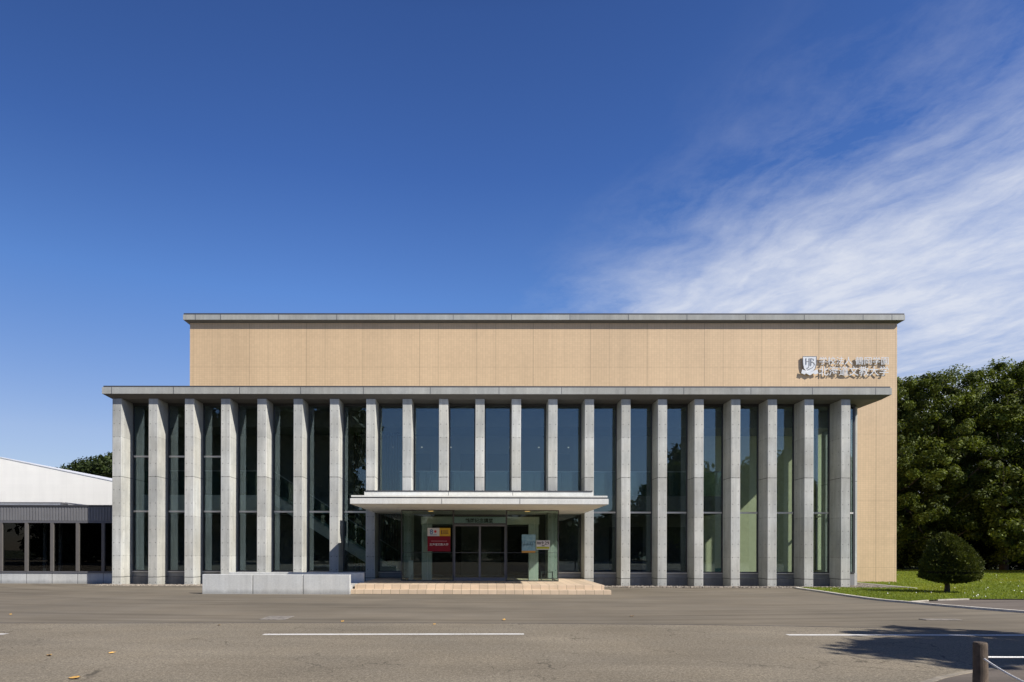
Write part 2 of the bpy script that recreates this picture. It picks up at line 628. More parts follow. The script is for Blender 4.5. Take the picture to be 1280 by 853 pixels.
M['bark'] = plain('bark', (.075, .058, .045), .9, 0, .3, 5, .6)
M['leaf'] = leaf_mat('broad_leaf', (.015, .030, .006), (.175, .222, .032), .30)
M['leaf_far'] = leaf_mat('far_leaf', (.014, .026, .007), (.050, .072, .016), .18)
M['yew'] = leaf_mat('yew_leaf', (.020, .031, .006), (.120, .142, .022), .15)
M['blade'] = leaf_mat('grass_blade', (.108, .155, .018), (.25, .305, .048), .4)
M['post'] = plain('post_wood', (.105, .078, .055), .85, 0, .35, 14, .8)
M['rope'] = plain('rope_white', (.80, .79, .76), .7, 0, .12, 60, .4)
M['gravel'] = plain('gravel', (.24, .21, .17), .9, 0, .35, 26, 1.0)
M['leaf_dry'] = plain('dry_leaf', (.62, .36, .09), .7, 0, .3, 20)
M['teal'] = plain('bench_teal', (.02, .30, .28), .5)
M['lamp'] = emit_mat('wall_lamp_glow', (1, .9, .75), .35)
M['warm'] = emit_mat('downlight_glow', (1, .55, .2), .6)


def step_mat():
    m, n, b = mat_new('step_tile')
    geo = n.new('ShaderNodeNewGeometry')
    x, y, z = n.xyz(geo.outputs['Position'])
    nx, ny, nz = n.xyz(geo.outputs['Normal'])
    pos = geo.outputs['Position']
    up = n.m('GREATER_THAN', nz, .5)
    uu = n.m('DIVIDE', n.m('ADD', x, 100.0), .30)
    fu = n.m('FRACT', uu)
    eu = n.m('MULTIPLY', n.m('MINIMUM', fu, n.m('SUBTRACT', 1.0, fu)), .30)
    fy = n.m('FRACT', n.m('DIVIDE', n.m('ADD', y, 100.0), .30))
    ey = n.m('MULTIPLY', n.m('MINIMUM', fy, n.m('SUBTRACT', 1.0, fy)), .30)
    ju = n.rng(eu, .004, .010, .45, 1.0)
    jy = n.m('MAXIMUM', n.rng(ey, .004, .010, .55, 1.0), n.m('SUBTRACT', 1.0, up))
    wn = n.new('ShaderNodeTexWhiteNoise', noise_dimensions='2D')
    n.put(wn.inputs['Vector'], n.comb(n.m('FLOOR', uu), n.m('FLOOR', n.m('DIVIDE', z, .1495)), 0.0))
    f = n.m('MULTIPLY', n.m('MULTIPLY', ju, jy), n.rng(wn.outputs['Value'], 0, 1, .88, 1.10))
    f = n.m('MULTIPLY', f, n.rng(n.noise(pos, 3, 5), .3, .7, .9, 1.06))
    n.l.new(n.scale((.58, .455, .32), f), b.inputs['Base Color'])
    b.inputs['Roughness'].default_value = .6
    return m


M['step'] = step_mat()


def ribbed_mat():
    m, n, b = mat_new('ribbed_metal')
    x, y, z = n.xyz(n.new('ShaderNodeNewGeometry').outputs['Position'])
    pos = n.new('ShaderNodeNewGeometry').outputs['Position']
    f = n.rng(n.noise(pos, 2, 4), .3, .7, .93, 1.07)
    n.l.new(n.scale((.20, .20, .205), f), b.inputs['Base Color'])
    b.inputs['Roughness'].default_value = .45
    b.inputs['Metallic'].default_value = .2
    return m


M['ribbed'] = ribbed_mat()


def clad_mat():
    """white hall: wide boards with very faint joints"""
    m, n, b = mat_new('white_panels')
    pos = n.new('ShaderNodeNewGeometry').outputs['Position']
    x, y, z = n.xyz(pos)
    fx = n.m('FRACT', n.m('DIVIDE', n.m('ADD', x, 100), .9))
    fz = n.m('FRACT', n.m('DIVIDE', n.m('ADD', z, 10), .45))
    j = n.m('MULTIPLY', n.rng(n.m('ABSOLUTE', n.m('SUBTRACT', fx, .5)), .0, .02, .955, 1.0), n.rng(n.m('ABSOLUTE', n.m('SUBTRACT', fz, .5)), .0, .04, .965, 1.0))
    wn = n.new('ShaderNodeTexWhiteNoise', noise_dimensions='2D')
    n.put(wn.inputs['Vector'], n.comb(n.m('FLOOR', n.m('DIVIDE', n.m('ADD', x, 100), .9)), n.m('FLOOR', n.m('DIVIDE', n.m('ADD', z, 10), .45)), 0.0))
    f = n.m('MULTIPLY', j, n.rng(wn.outputs['Value'], 0, 1, .975, 1.01))
    f = n.m('MULTIPLY', f, n.rng(n.noise(n.vm('MULTIPLY', pos, (2, 2, .3)), .8, 4), .3, .7, .96, 1.03))
    n.l.new(n.scale((.87, .855, .79), f), b.inputs['Base Color'])
    b.inputs['Roughness'].default_value = .6
    return m


M['panels'] = clad_mat()


def grass_ground():
    m, n, b = mat_new('grass_ground')
    pos = n.new('ShaderNodeNewGeometry').outputs['Position']
    a = n.noise(pos, 1.1, 5, .6)
    c = n.noise(pos, 9, 5, .75)
    col = n.mix(n.rng(a, .3, .7), (.105, .160, .012), (.20, .25, .026))
    col = n.mix(n.rng(c, .38, .66, 0, .8), col, (.050, .066, .014))
    col = n.mix(n.rng(n.noise(n.vm('ADD', pos, (7, 3, 0)), .45, 4, .6), .52, .72, 0, .55), col, (.21, .20, .045))
    n.l.new(col, b.inputs['Base Color'])
    b.inputs['Roughness'].default_value = .9
    return m


M['lawn'] = grass_ground()
M['soil'] = plain('far_ground', (.07, .085, .03), .9, 0, .3, .3)


def poster_mat():
    m, n, b = mat_new('poster_print')
    oc = n.new('ShaderNodeTexCoord').outputs['Generated']
    x, y, z = n.xyz(oc)
    a = n.noise(n.vm('MULTIPLY', oc, (1.5, 1, 3.5)), 2.2, 6, .6, .8)
    base = n.mix(n.rng(a, .35, .65), (.13, .29, .39), (.27, .42, .48))
    d = n.m('ABSOLUTE', n.m('SUBTRACT', z, .48))
    blot = n.m('MULTIPLY', n.rng(d, .05, .22, 1.0, 0.0), n.rng(n.noise(oc, 6, 4), .42, .58))
    col = n.mix(n.m('MULTIPLY', blot, .8), base, (.04, .10, .14))
    col = n.mix(n.rng(z, .10, .115, 1.0, 0.0), col, (.46, .24, .04))
    n.l.new(col, b.inputs['Base Color'])
    b.inputs['Roughness'].default_value = .5
    return m


M['poster'] = poster_mat()

# ------------------------------------------------------------------ ground, road, forecourt
struct('terrain', MB().add([(-900, -500, -.06), (900, -500, -.06), (900, 1500, -.06), (-900, 1500, -.06)], [(0, 1, 2, 3)]), M['soil'])


def sheet(poly, z):
    return MB().add([(x, y, z) for x, y in poly], [tuple(range(len(poly)))])


SEAM = [(-70, 13.1), (-24, 13.45), (-9.7, 13.65), (-4.5, 13.85), (0.5, 13.95), (5, 13.75), (8, 13.3), (10.1, 12.85), (14, 12.4), (24, 12.0), (70, 11.6)]
struct('road', sheet([(-70, -60), (70, -60)] + SEAM[::-1], 0.0), M['asphalt_road'])
struct('forecourt', sheet(SEAM + [(70, 33), (-70, 33)], 0.0), M['asphalt_yard'])


def strip_mb(pts, w, z0, z1, side=0.5, jitter=0.0, seed=1):
    """a bar of width w swept along a polyline in plan"""
    rnd = random.Random(seed)
    v, f = [], []
    n = len(pts)
    for i, p in enumerate(pts):
        a, b = Vector(pts[max(i - 1, 0)]), Vector(pts[min(i + 1, n - 1)])
        d = (b - a).normalized()
        nn = Vector((-d.y, d.x))
        j = rnd.uniform(-jitter, jitter)
        l, r = Vector(p) + nn * w * side + nn * j, Vector(p) - nn * w * (1 - side) + nn * j
        v += [(l.x, l.y, z0), (r.x, r.y, z0), (r.x, r.y, z1), (l.x, l.y, z1)]
    for i in range(n - 1):
        for k in range(4):
            k2 = (k + 1) % 4
            f.append((i * 4 + k, i * 4 + k2, i * 4 + 4 + k2, i * 4 + 4 + k))
    f += [(0, 3, 2, 1), tuple((n - 1) * 4 + k for k in range(4))]
    return MB().add(v, f)


def smooth_line(pts, k=8):
    out = []
    for i in range(len(pts) - 1):
        p0, p1, p2, p3 = [Vector(pts[max(0, min(len(pts) - 1, j))]) for j in (i - 1, i, i + 1, i + 2)]
        for s_ in range(k):
            t = s_ / k
            q = .5 * ((2 * p1) + (p2 - p0) * t + (2 * p0 - 5 * p1 + 4 * p2 - p3) * t * t + (3 * p1 - p0 - 3 * p2 + p3) * t ** 3)
            out.append((q.x, q.y))
    out.append(tuple(pts[-1]))
    return out


# the joint between road and forecourt, a narrow tarry strip
jm = plain('joint_tar', (.085, .078, .072), .9, 0, .3, 8)
sl = smooth_line(SEAM, 10)
struct('road_joint', strip_mb([p for p in sl if -40 < p[0] < 40], .06, .001, .004, .5, .02, 3), jm)
# painted lane dashes
for x0, x1, y0, y1 in ((-13.4, -8.32, 11.70, 11.87), (-3.84, 0.75, 11.96, 12.16), (5.43, 11.0, 12.18, 12.30), (15.5, 20.0, 12.4, 12.5)):
    mb = MB()
    w = .085
    mb.add([(x0, y0 - w, .004), (x1, y1 - w, .004), (x1, y1 + w, .004), (x0, y0 + w, .004)], [(0, 1, 2, 3)])
    struct('lane_marking', mb, M['paint'])

# kerbs and lawn
KERB = smooth_line([(12.62, 27.3), (12.46, 26.6), (12.36, 25.0), (12.2, 23.35), (12.09, 21.7), (12.12, 20.5), (12.36, 19.7), (12.66, 18.4), (13.28, 16.82), (14.6, 14.6), (17.5, 12.6)], 6)
struct('kerb', strip_mb(KERB, .13, -.05, .055, 0.0), M['kerb'])
kx = [p for p in KERB if p[1] > 19.95]
LAWN = kx + [(13.88, 20.79), (15.0, 21.18), (16.7, 21.2), (60, 21.6), (60, 53.0), (19.7, 53.0), (19.7, 32.3), (17.0, 32.3), (17.0, 30.4), (16.9, 27.25), (12.72, 27.25)]
struct('lawn', sheet(LAWN, .035), M['lawn'])
struct('path', sheet([(p[0] + .14, p[1]) for p in KERB if p[1] <= 19.95] + [(60, 12.6), (60, 21.58), (16.7, 21.18), (15.0, 21.16), (13.88, 20.77), (12.5, 19.97)], .006), M['asphalt_path'])
for a, b in (((12.5, 19.99), (13.3, 20.46)), ((13.75, 20.72), (15.0, 21.16))):
    struct('lawn_edging', strip_mb([a, b], .06, 0, .045), concrete('old_edging', (.46, .43, .37), var=.3))
struct('gravel_bed', MB().add([(-16.2, 27.35, .012), (12.62, 27.35, .012), (12.62, 29.2, .012), (-16.2, 29.2, .012)], [(0, 1, 2, 3)]).add(
    [(12.62, 27.35, .013), (16.86, 27.25, .013), (16.95, 32.4, .013), (12.62, 32.4, .013)], [(0, 1, 2, 3)]), M['gravel'])
struct('gravel_edging', strip_mb([(16.83, 26.6), (16.9, 29.0), (16.98, 32.3)], .10, -.02, .075), M['kerb'])


def pebbles(n, seed):
    rs = np.random.RandomState(seed)
    v, f = [], []
    for i in range(n):
        if rs.rand() < .8:
            x, y = rs.uniform(-15.6, 14.8), 27.36 + rs.rand() ** 1.6 * .72
            if -4.6 < x < 4.5:
                continue
        else:
            x, y = rs.uniform(15.2, 16.8), rs.uniform(27.4, 31.0)
        r = rs.uniform(.015, .05)
        a = rs.uniform(0, 6.28)
        o = len(v)
        k = 6
        for j in range(k):
            t = a + j * 6.283 / k
            rr = r * rs.uniform(.7, 1.15)
            v.append((x + rr * math.cos(t), y + rr * math.sin(t), .01))
        for j in range(k):
            t = a + j * 6.283 / k
            rr = r * rs.uniform(.4, .65)
            v.append((x + rr * math.cos(t), y + rr * math.sin(t), .01 + r * rs.uniform(.7, 1.1)))
        for j in range(k):
            j2 = (j + 1) % k
            f.append((o + j, o + j2, o + k + j2, o + k + j))
        f.append(tuple(o + k + j for j in range(k)))
    mb = MB()
    mb.v, mb.f = v, f
    return mb


pm = plain('pebble_stone', (.27, .235, .19), .85, 0, .45, 11)
struct('pebbles', pebbles(5200, 5), pm, 'stuff')


def blades(n, seed):
    """short lawn blades, thickest near the road"""
    rs = np.random.RandomState(seed)
    poly = np.array(LAWN)
    P = np.empty((0, 2))
    while len(P) < n:
        m = n * 2
        y = 19.6 + (52.8 - 19.6) * rs.rand(m) ** 2.0
        x = 11.9 + (58 - 11.9) * rs.rand(m)
        ok = (x / y < 1.25)
        inside = np.zeros(m, bool)
        j = len(poly) - 1
        for i in range(len(poly)):
            xi, yi = poly[i]
            xj, yj = poly[j]
            c = ((yi > y) != (yj > y)) & (x < (xj - xi) * (y - yi) / (yj - yi + 1e-12) + xi)
            inside ^= c
            j = i
        ok &= inside
        P = np.vstack([P, np.c_[x, y][ok]])
    P = P[:n]
    h = rs.uniform(.018, .048, n) * (1 + .5 * (rs.rand(n) < .06)) * (1 + (P[:, 1] - 20) * .02)
    w = rs.uniform(.008, .018, n) * (1 + (P[:, 1] - 20) * .05)
    a = rs.uniform(0, 6.283, n)
    lean = rs.uniform(-.5, .5, (n, 2)) * h[:, None]
    V = np.zeros((n, 3, 3))
    V[:, 0, :2] = P + np.c_[np.cos(a), np.sin(a)] * w[:, None]
    V[:, 1, :2] = P - np.c_[np.cos(a), np.sin(a)] * w[:, None]
    V[:, 2, :2] = P + lean
    V[:, :2, 2] = .03
    V[:, 2, 2] = .035 + h
    tint = np.zeros((n, 3, 3))
    dry = np.clip(np.sin(P[:, 0] * .8 + 1.3 * np.sin(P[:, 1] * .35)) + np.sin(P[:, 1] * .55 - P[:, 0] * .45 + 1.0) - .9, 0, 1)
    patch = .5 + .5 * np.sin(P[:, 0] * 1.1 + 2 * np.sin(P[:, 1] * .6)) * np.sin(P[:, 1] * .9 + P[:, 0] * .3)
    tint[:, :, 0] = np.clip(rs.rand(n) * .7 + patch * .4, 0, 1)[:, None]
    tint[:, :, 1] = np.clip(rs.rand(n) ** 3 + dry * .9, 0, 1.6)[:, None]
    return np_mesh('grass', V.reshape(-1, 3), 3, tint.reshape(-1, 3), M['blade'])


def np_mesh(name, V, k, tint, mat):
    """mesh of separate k-gons"""
    me = bpy.data.meshes.new(name)
    nv = len(V)
    me.vertices.add(nv)
    me.vertices.foreach_set('co', np.ascontiguousarray(V, dtype=np.float32).ravel())
    nf = nv // k
    me.loops.add(nv)
    me.loops.foreach_set('vertex_index', np.arange(nv, dtype=np.int32))
    me.polygons.add(nf)
    me.polygons.foreach_set('loop_start', np.arange(0, nv, k, dtype=np.int32))
    me.update(calc_edges=True)
    at = me.attributes.new('tint', 'FLOAT_VECTOR', 'POINT')
    at.data.foreach_set('vector', np.ascontiguousarray(tint, dtype=np.float32).ravel())
    me.materials.append(mat)
    return me


tag(link_mesh('grass', blades(190000, 7)), kind='stuff')


def clover(n, seed):
    rs = np.random.RandomState(seed)
    y = 20.4 + 22 * rs.rand(n) ** 1.6
    x = 13 + rs.rand(n) * (.80 * y - 13).clip(1, 40)
    ok = (y > 21.5) & ~((x < 19.8) & (y > 31.5)) & ~((x < 17.2) & (y > 26.5))
    x, y = x[ok], y[ok]
    k = len(x)
    r = rs.uniform(.012, .024, k)
    a = rs.uniform(0, 6.28, k)
    V = np.zeros((k, 4, 3))
    for j in range(4):
        t = a + j * 1.5708
        V[:, j, 0] = x + r * np.cos(t)
        V[:, j, 1] = y + r * np.sin(t) * .8
        V[:, j, 2] = .085 + r * np.sin(t) * .8
    return np_mesh('clover_flowers', V.reshape(-1, 3), 4, np.zeros((k * 4, 3)), M['white'])


tag(link_mesh('clover_flowers', clover(60, 12)), kind='stuff')

# kerb of the planted island at the lower right, with the rope barrier in it
NEAR = smooth_line([(1.8, 4.6), (3.6, 6.45), (5.2, 7.85), (6.23, 8.54), (7.01, 8.87), (9.0, 9.35), (16, 10.1)], 6)
struct('island_kerb', strip_mb(NEAR, .08, -.05, .022, 1.0, .012, 8), concrete('worn_kerb', (.30, .265, .21), var=.35))
struct('island', sheet(NEAR + [(16, -12), (1.8, -12)], .014), M['asphalt_path'])

# small pale drain covers in the asphalt
for i, (x, y, w, d) in enumerate(((-4.45, 14.8, .55, .75), (10.0, 14.95, .8, .26))):
    mb = MB()
    mb.box(x - w / 2, x + w / 2, y - d / 2, y + d / 2, .002, .014, .004)
    for k in range(5):
        yy = y - d / 2 + d * (k + .7) / 5.6
        mb.box(x - w / 2 + .05, x + w / 2 - .05, yy, yy + .03, .012, .018)
    o = mb.build('drain_cover', plain('cast_plate', (.215, .195, .17), .95, 0, .35, 9))
    tag(o, ('pale rectangular drain cover in asphalt before the low concrete wall', 'pale flat drain cover in asphalt beside the lawn kerb')[i], 'drain cover', 'drain covers in the asphalt')

# ------------------------------------------------------------------ main building
FY, FB, X0, SP, FW = 28.085, 29.185, -15.30, 1.5, .38     # fin front, fin back, first fin, spacing, width
WY = 29.045                                              # glazing plane
HZ = 7.70
HALL = thing('hall_building', (0, FY, 0), 'tan tiled concrete hall with tall fins, glazed front and entrance canopy', 'building')

# tiled upper volume, hollow behind the lobby (walls of real thickness)
TX0, TX1, TY = -13.95, 19.58, 32.4
mb = MB()
mb.box(TX0, TX1, TY, TY + .35, HZ + .2, 12.26)
mb.box(16.2, TX1, TY, TY + .35, -.1, HZ + .2)
mb.box(TX1 - .35, TX1, TY + .35, 58, -.1, 12.26)
mb.box(TX0, TX0 + .35, TY + .35, 58, -.1, 12.26)
mb.box(TX0, TX1, 58, 58.35, -.1, 12.26)
mb.build('tiled_wall', M['tile'], HALL)


def eave(x0, x1, y0, y1, zb, zt, ov, drop, back=True):
    """flat slab whose underside rises to a thin outer edge: outer rectangle at the fascia, inner one where it meets the wall"""
    mb = MB()
    yb = y1
    o = [(x0, y0), (x1, y0), (x1, yb), (x0, yb)]
    i = [(x0 + ov, y0 + ov), (x1 - ov, y0 + ov), (x1 - ov, yb), (x0 + ov, yb)]
    v = [(x, y, zt) for x, y in o] + [(x, y, zb) for x, y in o] + [(x, y, zb - drop) for x, y in i]
    f = [(0, 1, 2, 3), (0, 4, 5, 1), (1, 5, 6, 2), (3, 7, 4, 0), (2, 6, 10, 11, 7, 3), (4, 8, 9, 5), (5, 9, 10, 6), (7, 11, 8, 4), (8, 11, 10, 9)]
    return mb.add(v, f)


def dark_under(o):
    """the underside takes a second, darker material"""
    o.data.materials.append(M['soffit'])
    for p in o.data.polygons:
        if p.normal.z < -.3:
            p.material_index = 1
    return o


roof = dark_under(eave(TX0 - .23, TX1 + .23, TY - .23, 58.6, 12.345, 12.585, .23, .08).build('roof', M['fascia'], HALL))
mb = MB()
for (a, b, c, d) in ((TX0 - .21, TX1 + .21, TY - .21, TY + .1), (TX0 - .21, TX0 + .1, TY + .1, 58.5), (TX1 - .1, TX1 + .21, TY + .1, 58.5)):
    mb.box(a, b, c, d, 12.587, 12.66)
mb.build('roof_coping', M['coping'], roof)
rj = random.Random(4)
for x in (-13.6, -12.4, -9.65, -6.9, -4.15, -1.4, 1.35, 4.1, 6.85, 9.6, 12.35, 15.1, 17.85, 19.2):
    MB().box(x - .012, x + .012, TY - .233, TY - .227, 12.35, 12.582).build('panel_joint', M['coping'], roof)

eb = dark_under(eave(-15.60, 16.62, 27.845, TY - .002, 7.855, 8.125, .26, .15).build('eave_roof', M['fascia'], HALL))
mb = MB()
mb.box(-15.56, 16.58, 27.88, 28.2, 8.127, 8.19)
mb.box(-15.56, -15.2, 28.2, TY - .01, 8.127, 8.19)
mb.box(16.2, 16.58, 28.2, TY - .01, 8.127, 8.19)
mb.build('roof_coping', M['coping'], eb)
for k in range(13):
    x = -15.1 + 2.6 * k + rj.uniform(-.2, .2)
    MB().box(x - .010, x + .010, 27.842, 27.848, 7.86, 8.122).build('panel_joint', M['coping'], eb)

# concrete fins ------------------------------------------------------------------
fin_me = MB().box(0, FW, 0, FB - FY, -.1, 7.708, .012).mesh('concrete_fin', M['fin'])
fin_short = MB().box(0, FW, 0, FB - FY, 3.45, 7.708, .012).mesh('concrete_fin_short', M['fin'])
for i in range(21):
    link_mesh('concrete_fin', fin_short if i in (9, 10, 11) else fin_me, HALL, (X0 + SP * i, FY, 0))
sf_me = MB().box(0, .62, 0, FW, -.1, 7.708, .012).mesh('side_fin', M['fin'])
for y in (29.5, 31.0):
    link_mesh('side_fin', sf_me, HALL, (15.52, y, 0))

# windows between the fins ---------------------------------------------------------
win_cache = {}


def win_parts(lo, tr, w):
    """meshes of one window: frame and panes, x from 0 to w"""
    key = (lo, tuple(tr), round(w, 3))
    if key in win_cache:
        return win_cache[key]
    fr = MB()
    g, j = .003, .05
    fr.box(g, j, -.04, .05, lo, 7.64)
    fr.box(w - j, w - g, -.04, .05, lo, 7.64)
    fr.box(j, w - j, -.04, .05, 7.60, 7.64)
    fr.box(g, w - g, -.06, .05, 7.642, 7.70)
    fr.box(j, w - j, -.04, .05, lo, lo + .045)
    tms = [MB().box(j + .002, w - j - .002, -.055, .05, z - .035, z + .035).mesh('transom', M['bar']) for z in tr]
    panes = []
    zs = [lo + .045] + [q for z in tr for q in (z - .035, z + .035)] + [7.60]
    for a, b in zip(zs[::2], zs[1::2]):
        panes.append(MB().box(j - .01, w - j + .01, -.006, .006, a - .008, b + .008).mesh('pane', M['glass']))
    win_cache[key] = (fr.mesh('window', M['frame']), tms, panes)
    return win_cache[key]


def window(x, w, lo, tr, sill=True, y=WY, rot=0.0):
    fm, tm, ps = win_parts(lo, tr, w)
    o = link_mesh('window', fm, HALL, (x, y, 0))
    o.rotation_euler.z = rot
    kids = [('transom', q) for q in tm] + [('pane', p) for p in ps]
    for nm, me in kids:
        k = bpy.data.objects.new(nm, me)
        COL.objects.link(k)
        k.parent = o
    return o


sill_me = MB().box(.004, SP - FW - .004, -.10, .06, .515, .555, .006).mesh('window_sill', M['bar'])
up_me = MB().box(.004, SP - FW - .004, -.03, .06, .338, .513).mesh('sill_panel', M['sill'])
base_me = MB().box(.004, SP - FW - .004, -.09, .10, -.1, .328).mesh('plinth', M['plinth'])
for i in range(20):
    x = X0 + SP * i + FW
    if i in (8, 9, 10, 11):
        window(x, SP - FW, 3.86, [])
        continue
    o = window(x, SP - FW, .556, [3.10, 5.44] if i < 3 else [3.10])
    for nm, me in (('sill', sill_me), ('sill_panel', up_me)):
        k = bpy.data.objects.new(nm, me)
        COL.objects.link(k)
        k.parent = o
    link_mesh('plinth', base_me, HALL, (x, WY, 0))
# corner and side glazing at the right end
o = window(15.08, .67, .556, [3.10])
for y0, y1 in ((29.1, 29.497), (29.883, 30.997), (31.383, 32.39)):
    window(15.80, y1 - y0, .556, [3.10], y=y0, rot=R(90))
MB().box(15.084, 15.75, 28.98, 29.1, -.1, .515).build('plinth', M['plinth'], HALL)
MB().box(15.753, 15.86, 28.98, 32.39, -.1, .552).build('plinth', M['concrete'], HALL)
# left end wall of the glazed front, back of the lobby, floors, ceiling
MB().box(-15.3, -15.0, 29.19, 32.75, -.1, 7.7).build('end_wall', M['fin'], HALL)
MB().box(-15.0, 10.4, 32.40, 32.75, .3, HZ + .19).build('lobby_wall', M['inner_wall'], HALL)
MB().box(10.4, 16.19, 32.40, 32.75, .0, HZ + .19).build('lobby_wall', M['inner_pale'], HALL)
MB().box(-14.99, 15.74, 29.11, 32.39, .16, .30).build('lobby_floor', M['floor_in'], HALL)
MB().box(-14.99, 15.74, 29.11, 30.2, 7.645, 7.69).box(-14.99, 15.74, 30.2, 32.39, 6.92, 7.69).build('ceiling', M['inner_wall'], HALL)
MB().box(-14.99, -9.2, 30.0, 32.39, 3.15, 3.88).build('landing', M['inner_white'], HALL)
MB().box(-9.2, -3.7, 31.45, 32.39, 3.15, 3.88).box(-3.7, 10.7, 30.0, 32.39, 3.15, 3.88).build('gallery_floor', M['gallery'], HALL)
gb = MB().box(-14.9, -9.25, 30.02, 30.06, 4.93, 4.97).box(-3.65, 10.65, 30.02, 30.06, 4.93, 4.97).build('gallery_railing', M['alu'], HALL)
gm = MB()
for k in range(5):
    gm.box(-14.9 + k * 1.13, -14.9 + k * 1.13 + 1.11, 30.03, 30.045, 3.9, 4.93)
for k in range(12):
    gm.box(-3.65 + k * 1.19, -3.65 + k * 1.19 + 1.17, 30.03, 30.045, 3.9, 4.93)
gm.build('glass_panel', M['glass_in'], gb)
# auditorium doors on the gallery and dark openings below it
for x in (-1.05, .25, 3.2, -3.4):
    MB().box(x, x + .95, 32.36, 32.398, 3.89, 6.05, .01).build('inner_door', M['inner_dark'], HALL)
for x in (-8.0, -2.6, .9, 6.0, 8.4):
    MB().box(x, x + 1.6, 32.36, 32.398, .31, 2.6, .01).build('inner_door', M['inner_dark'], HALL)
for x in (-4.28, -2.88, -1.5, 1.3, 2.67, 4.07):
    MB().box(x - .035, x + .035, 32.32, 32.398, 6.34, 6.38, .008).build('wall_lamp', M['lamp'], HALL)
# staircase falling to the right behind the left windows
sm = MB()
n_st = 20
xa, za, xb, zb = -9.2, 3.88, -3.7, .30
for s in range(n_st):
    x = xa + (xb - xa) * s / n_st
    z = za + (zb - za) * (s + 1) / n_st
    sm.box(x, x + (xb - xa) / n_st + .02, 30.14, 31.36, z - .045, z)
st = sm.build('staircase', M['inner_white'], HALL)
for y in (30.04, 31.37):
    MB().prism([(xa, za + .06), (xb, zb + .18), (xb, zb - .0), (xb - .45, zb), (xa, za - .42)], 'y', y, y + .08).build('stringer', M['inner_white'], st)
MB().prism([(xa, za + .1), (xb, zb + .22), (xb, zb + 1.1), (xa, za + 1.02)], 'y', 30.07, 30.085).build('glass_panel', M['glass_in'], st)
MB().tube([(xa, 30.078, za + 1.05), (xb, 30.078, zb + 1.13)], .022, 8).build('handrail', M['alu'], st)
sl_ = MB()
for k in range(17):
    x = -5.95 + k * .125
    sl_.box(x, x + .045, 31.5, 31.6, .3, 6.9)
sl_.build('slatted_screen', M['slat'], HALL)
# a dark tall cupboard wall right of the stair, low benches by the right windows
bn = thing('lobby_bench', (11.1, 30.0, .3), 'low teal bench behind the glass near the right end windows', 'bench')
MB().prism([(10.75 + .55 * math.cos(t), 30.0 + .3 * math.sin(t)) for t in [k * math.pi / 8 for k in range(16)]], 'z', .55, .72).build('seat', M['teal'], bn)
MB().tube([(10.75, 30.0, .30), (10.75, 30.0, .55)], [.2, .12], 12).build('base', M['frame'], bn)

# entrance canopy ------------------------------------------------------------------
CX0, CX1, CYF = X0 + 7 * SP + FW + .004, X0 + 13 * SP - .004, 22.72
can = MB().box(CX0, CX1, CYF, 28.0, 3.02, 3.205, .008).box(CX0, CX1, 28.0, 29.3, 3.02, 3.205).build('canopy', M['canopy'], HALL)
MB().box(CX0 + .05, CX1 - .05, CYF + .05, 28.0, 3.207, 3.25).build('reveal', M['coping'], can)
MB().box(CX0 + .03, CX1 - .03, CYF + .03, 27.84, 3.252, 3.31, .006).build('top_layer', M['canopy'], can)
MB().box(X0 + 7 * SP + .01, X0 + 13 * SP + FW - .1, 27.62, FY - .006, 3.313, 3.85, .006).box(CX0 + .02, CX1 - .02, FY - .006, WY + .2, 3.25, 3.845).build('upstand', M['canopy'], can)
MB().box(X0 + 7 * SP + .06, X0 + 13 * SP + FW - .14, 27.60, FY - .01, 3.852, 3.895).build('coping', M['coping'], can)
jb = MB()
for x in (-1.35, 1.25):
    jb.box(x - .008, x + .008, CYF - .003, CYF + .02, 3.025, 3.20)
    jb.box(x - .03, x - .014, 27.617, 27.64, 3.32, 3.845)
jb.build('panel_joint', M['coping'], can)
dl = MB()
for x in (-2.0, 1.75):
    dl.tube([(x, 26.5, 2.985), (x, 26.5, 3.018)], .10, 16)
dl.build('downlight', M['warm'], can)

# glazed entrance box ---------------------------------------------------------------
EX0, EX1, EY, EZ0, EZ1 = -3.08, 2.90, 26.05, .302, 3.015
DX0, DX1, DXM = -1.10, .92, -.09
fr = MB()
for x in (DX0, DX1):
    fr.box(x - .03, x + .03, EY - .03, EY + .05, EZ0, EZ1)
fr.box(DX0 + .03, DX1 - .03, EY - .025, EY + .05, 2.46, 2.52)
fr.box(DX0 + .03, DX1 - .03, EY - .02, EY + .05, 2.80, 2.83)
for x in (EX0, EX1):
    fr.box(x - .015, x + .015, EY - .015, EY + .015, EZ0, EZ1)
for a, b in ((EX0 + .015, DX0 - .03), (DX1 + .03, EX1 - .015)):
    fr.box(a, b, EY - .015, EY + .02, EZ0, EZ0 + .035)
    fr.box(a, b, EY - .012, EY + .012, 1.385, 1.40)
    fr.box(a, b, EY - .015, EY + .02, EZ1 - .03, EZ1)
for x in (EX0, EX1):
    fr.box(x - .012, x + .012, EY + .016, 28.99, EZ0, EZ0 + .03)
ent = fr.build('entrance_frame', M['frame'], HALL)
for a, b in ((EX0 + .01, (EX0 + DX0) / 2 - .003), ((EX0 + DX0) / 2 + .003, DX0 - .025), (DX1 + .025, (DX1 + EX1) / 2 + .07), ((DX1 + EX1) / 2 + .076, EX1 - .01)):
    MB().box(a, b, EY - .006, EY + .006, EZ0 + .03, EZ1 - .02).build('pane', M['glass_entry'], ent)
for x in (EX0, EX1):
    for a, b in ((EY + .02, 27.5), (27.506, 28.98)):
        MB().box(x - .006, x + .006, a, b, EZ0 + .025, EZ1).build('pane', M['glass_entry'], ent)
MB().box(DX0 + .03, DX1 - .03, EY, EY + .01, 2.52, 2.80).build('pane', M['glass_entry'], ent)
MB().box(DX0 + .03, DX1 - .03, EY, EY + .01, 2.83, EZ1).build('pane', M['glass_entry'], ent)
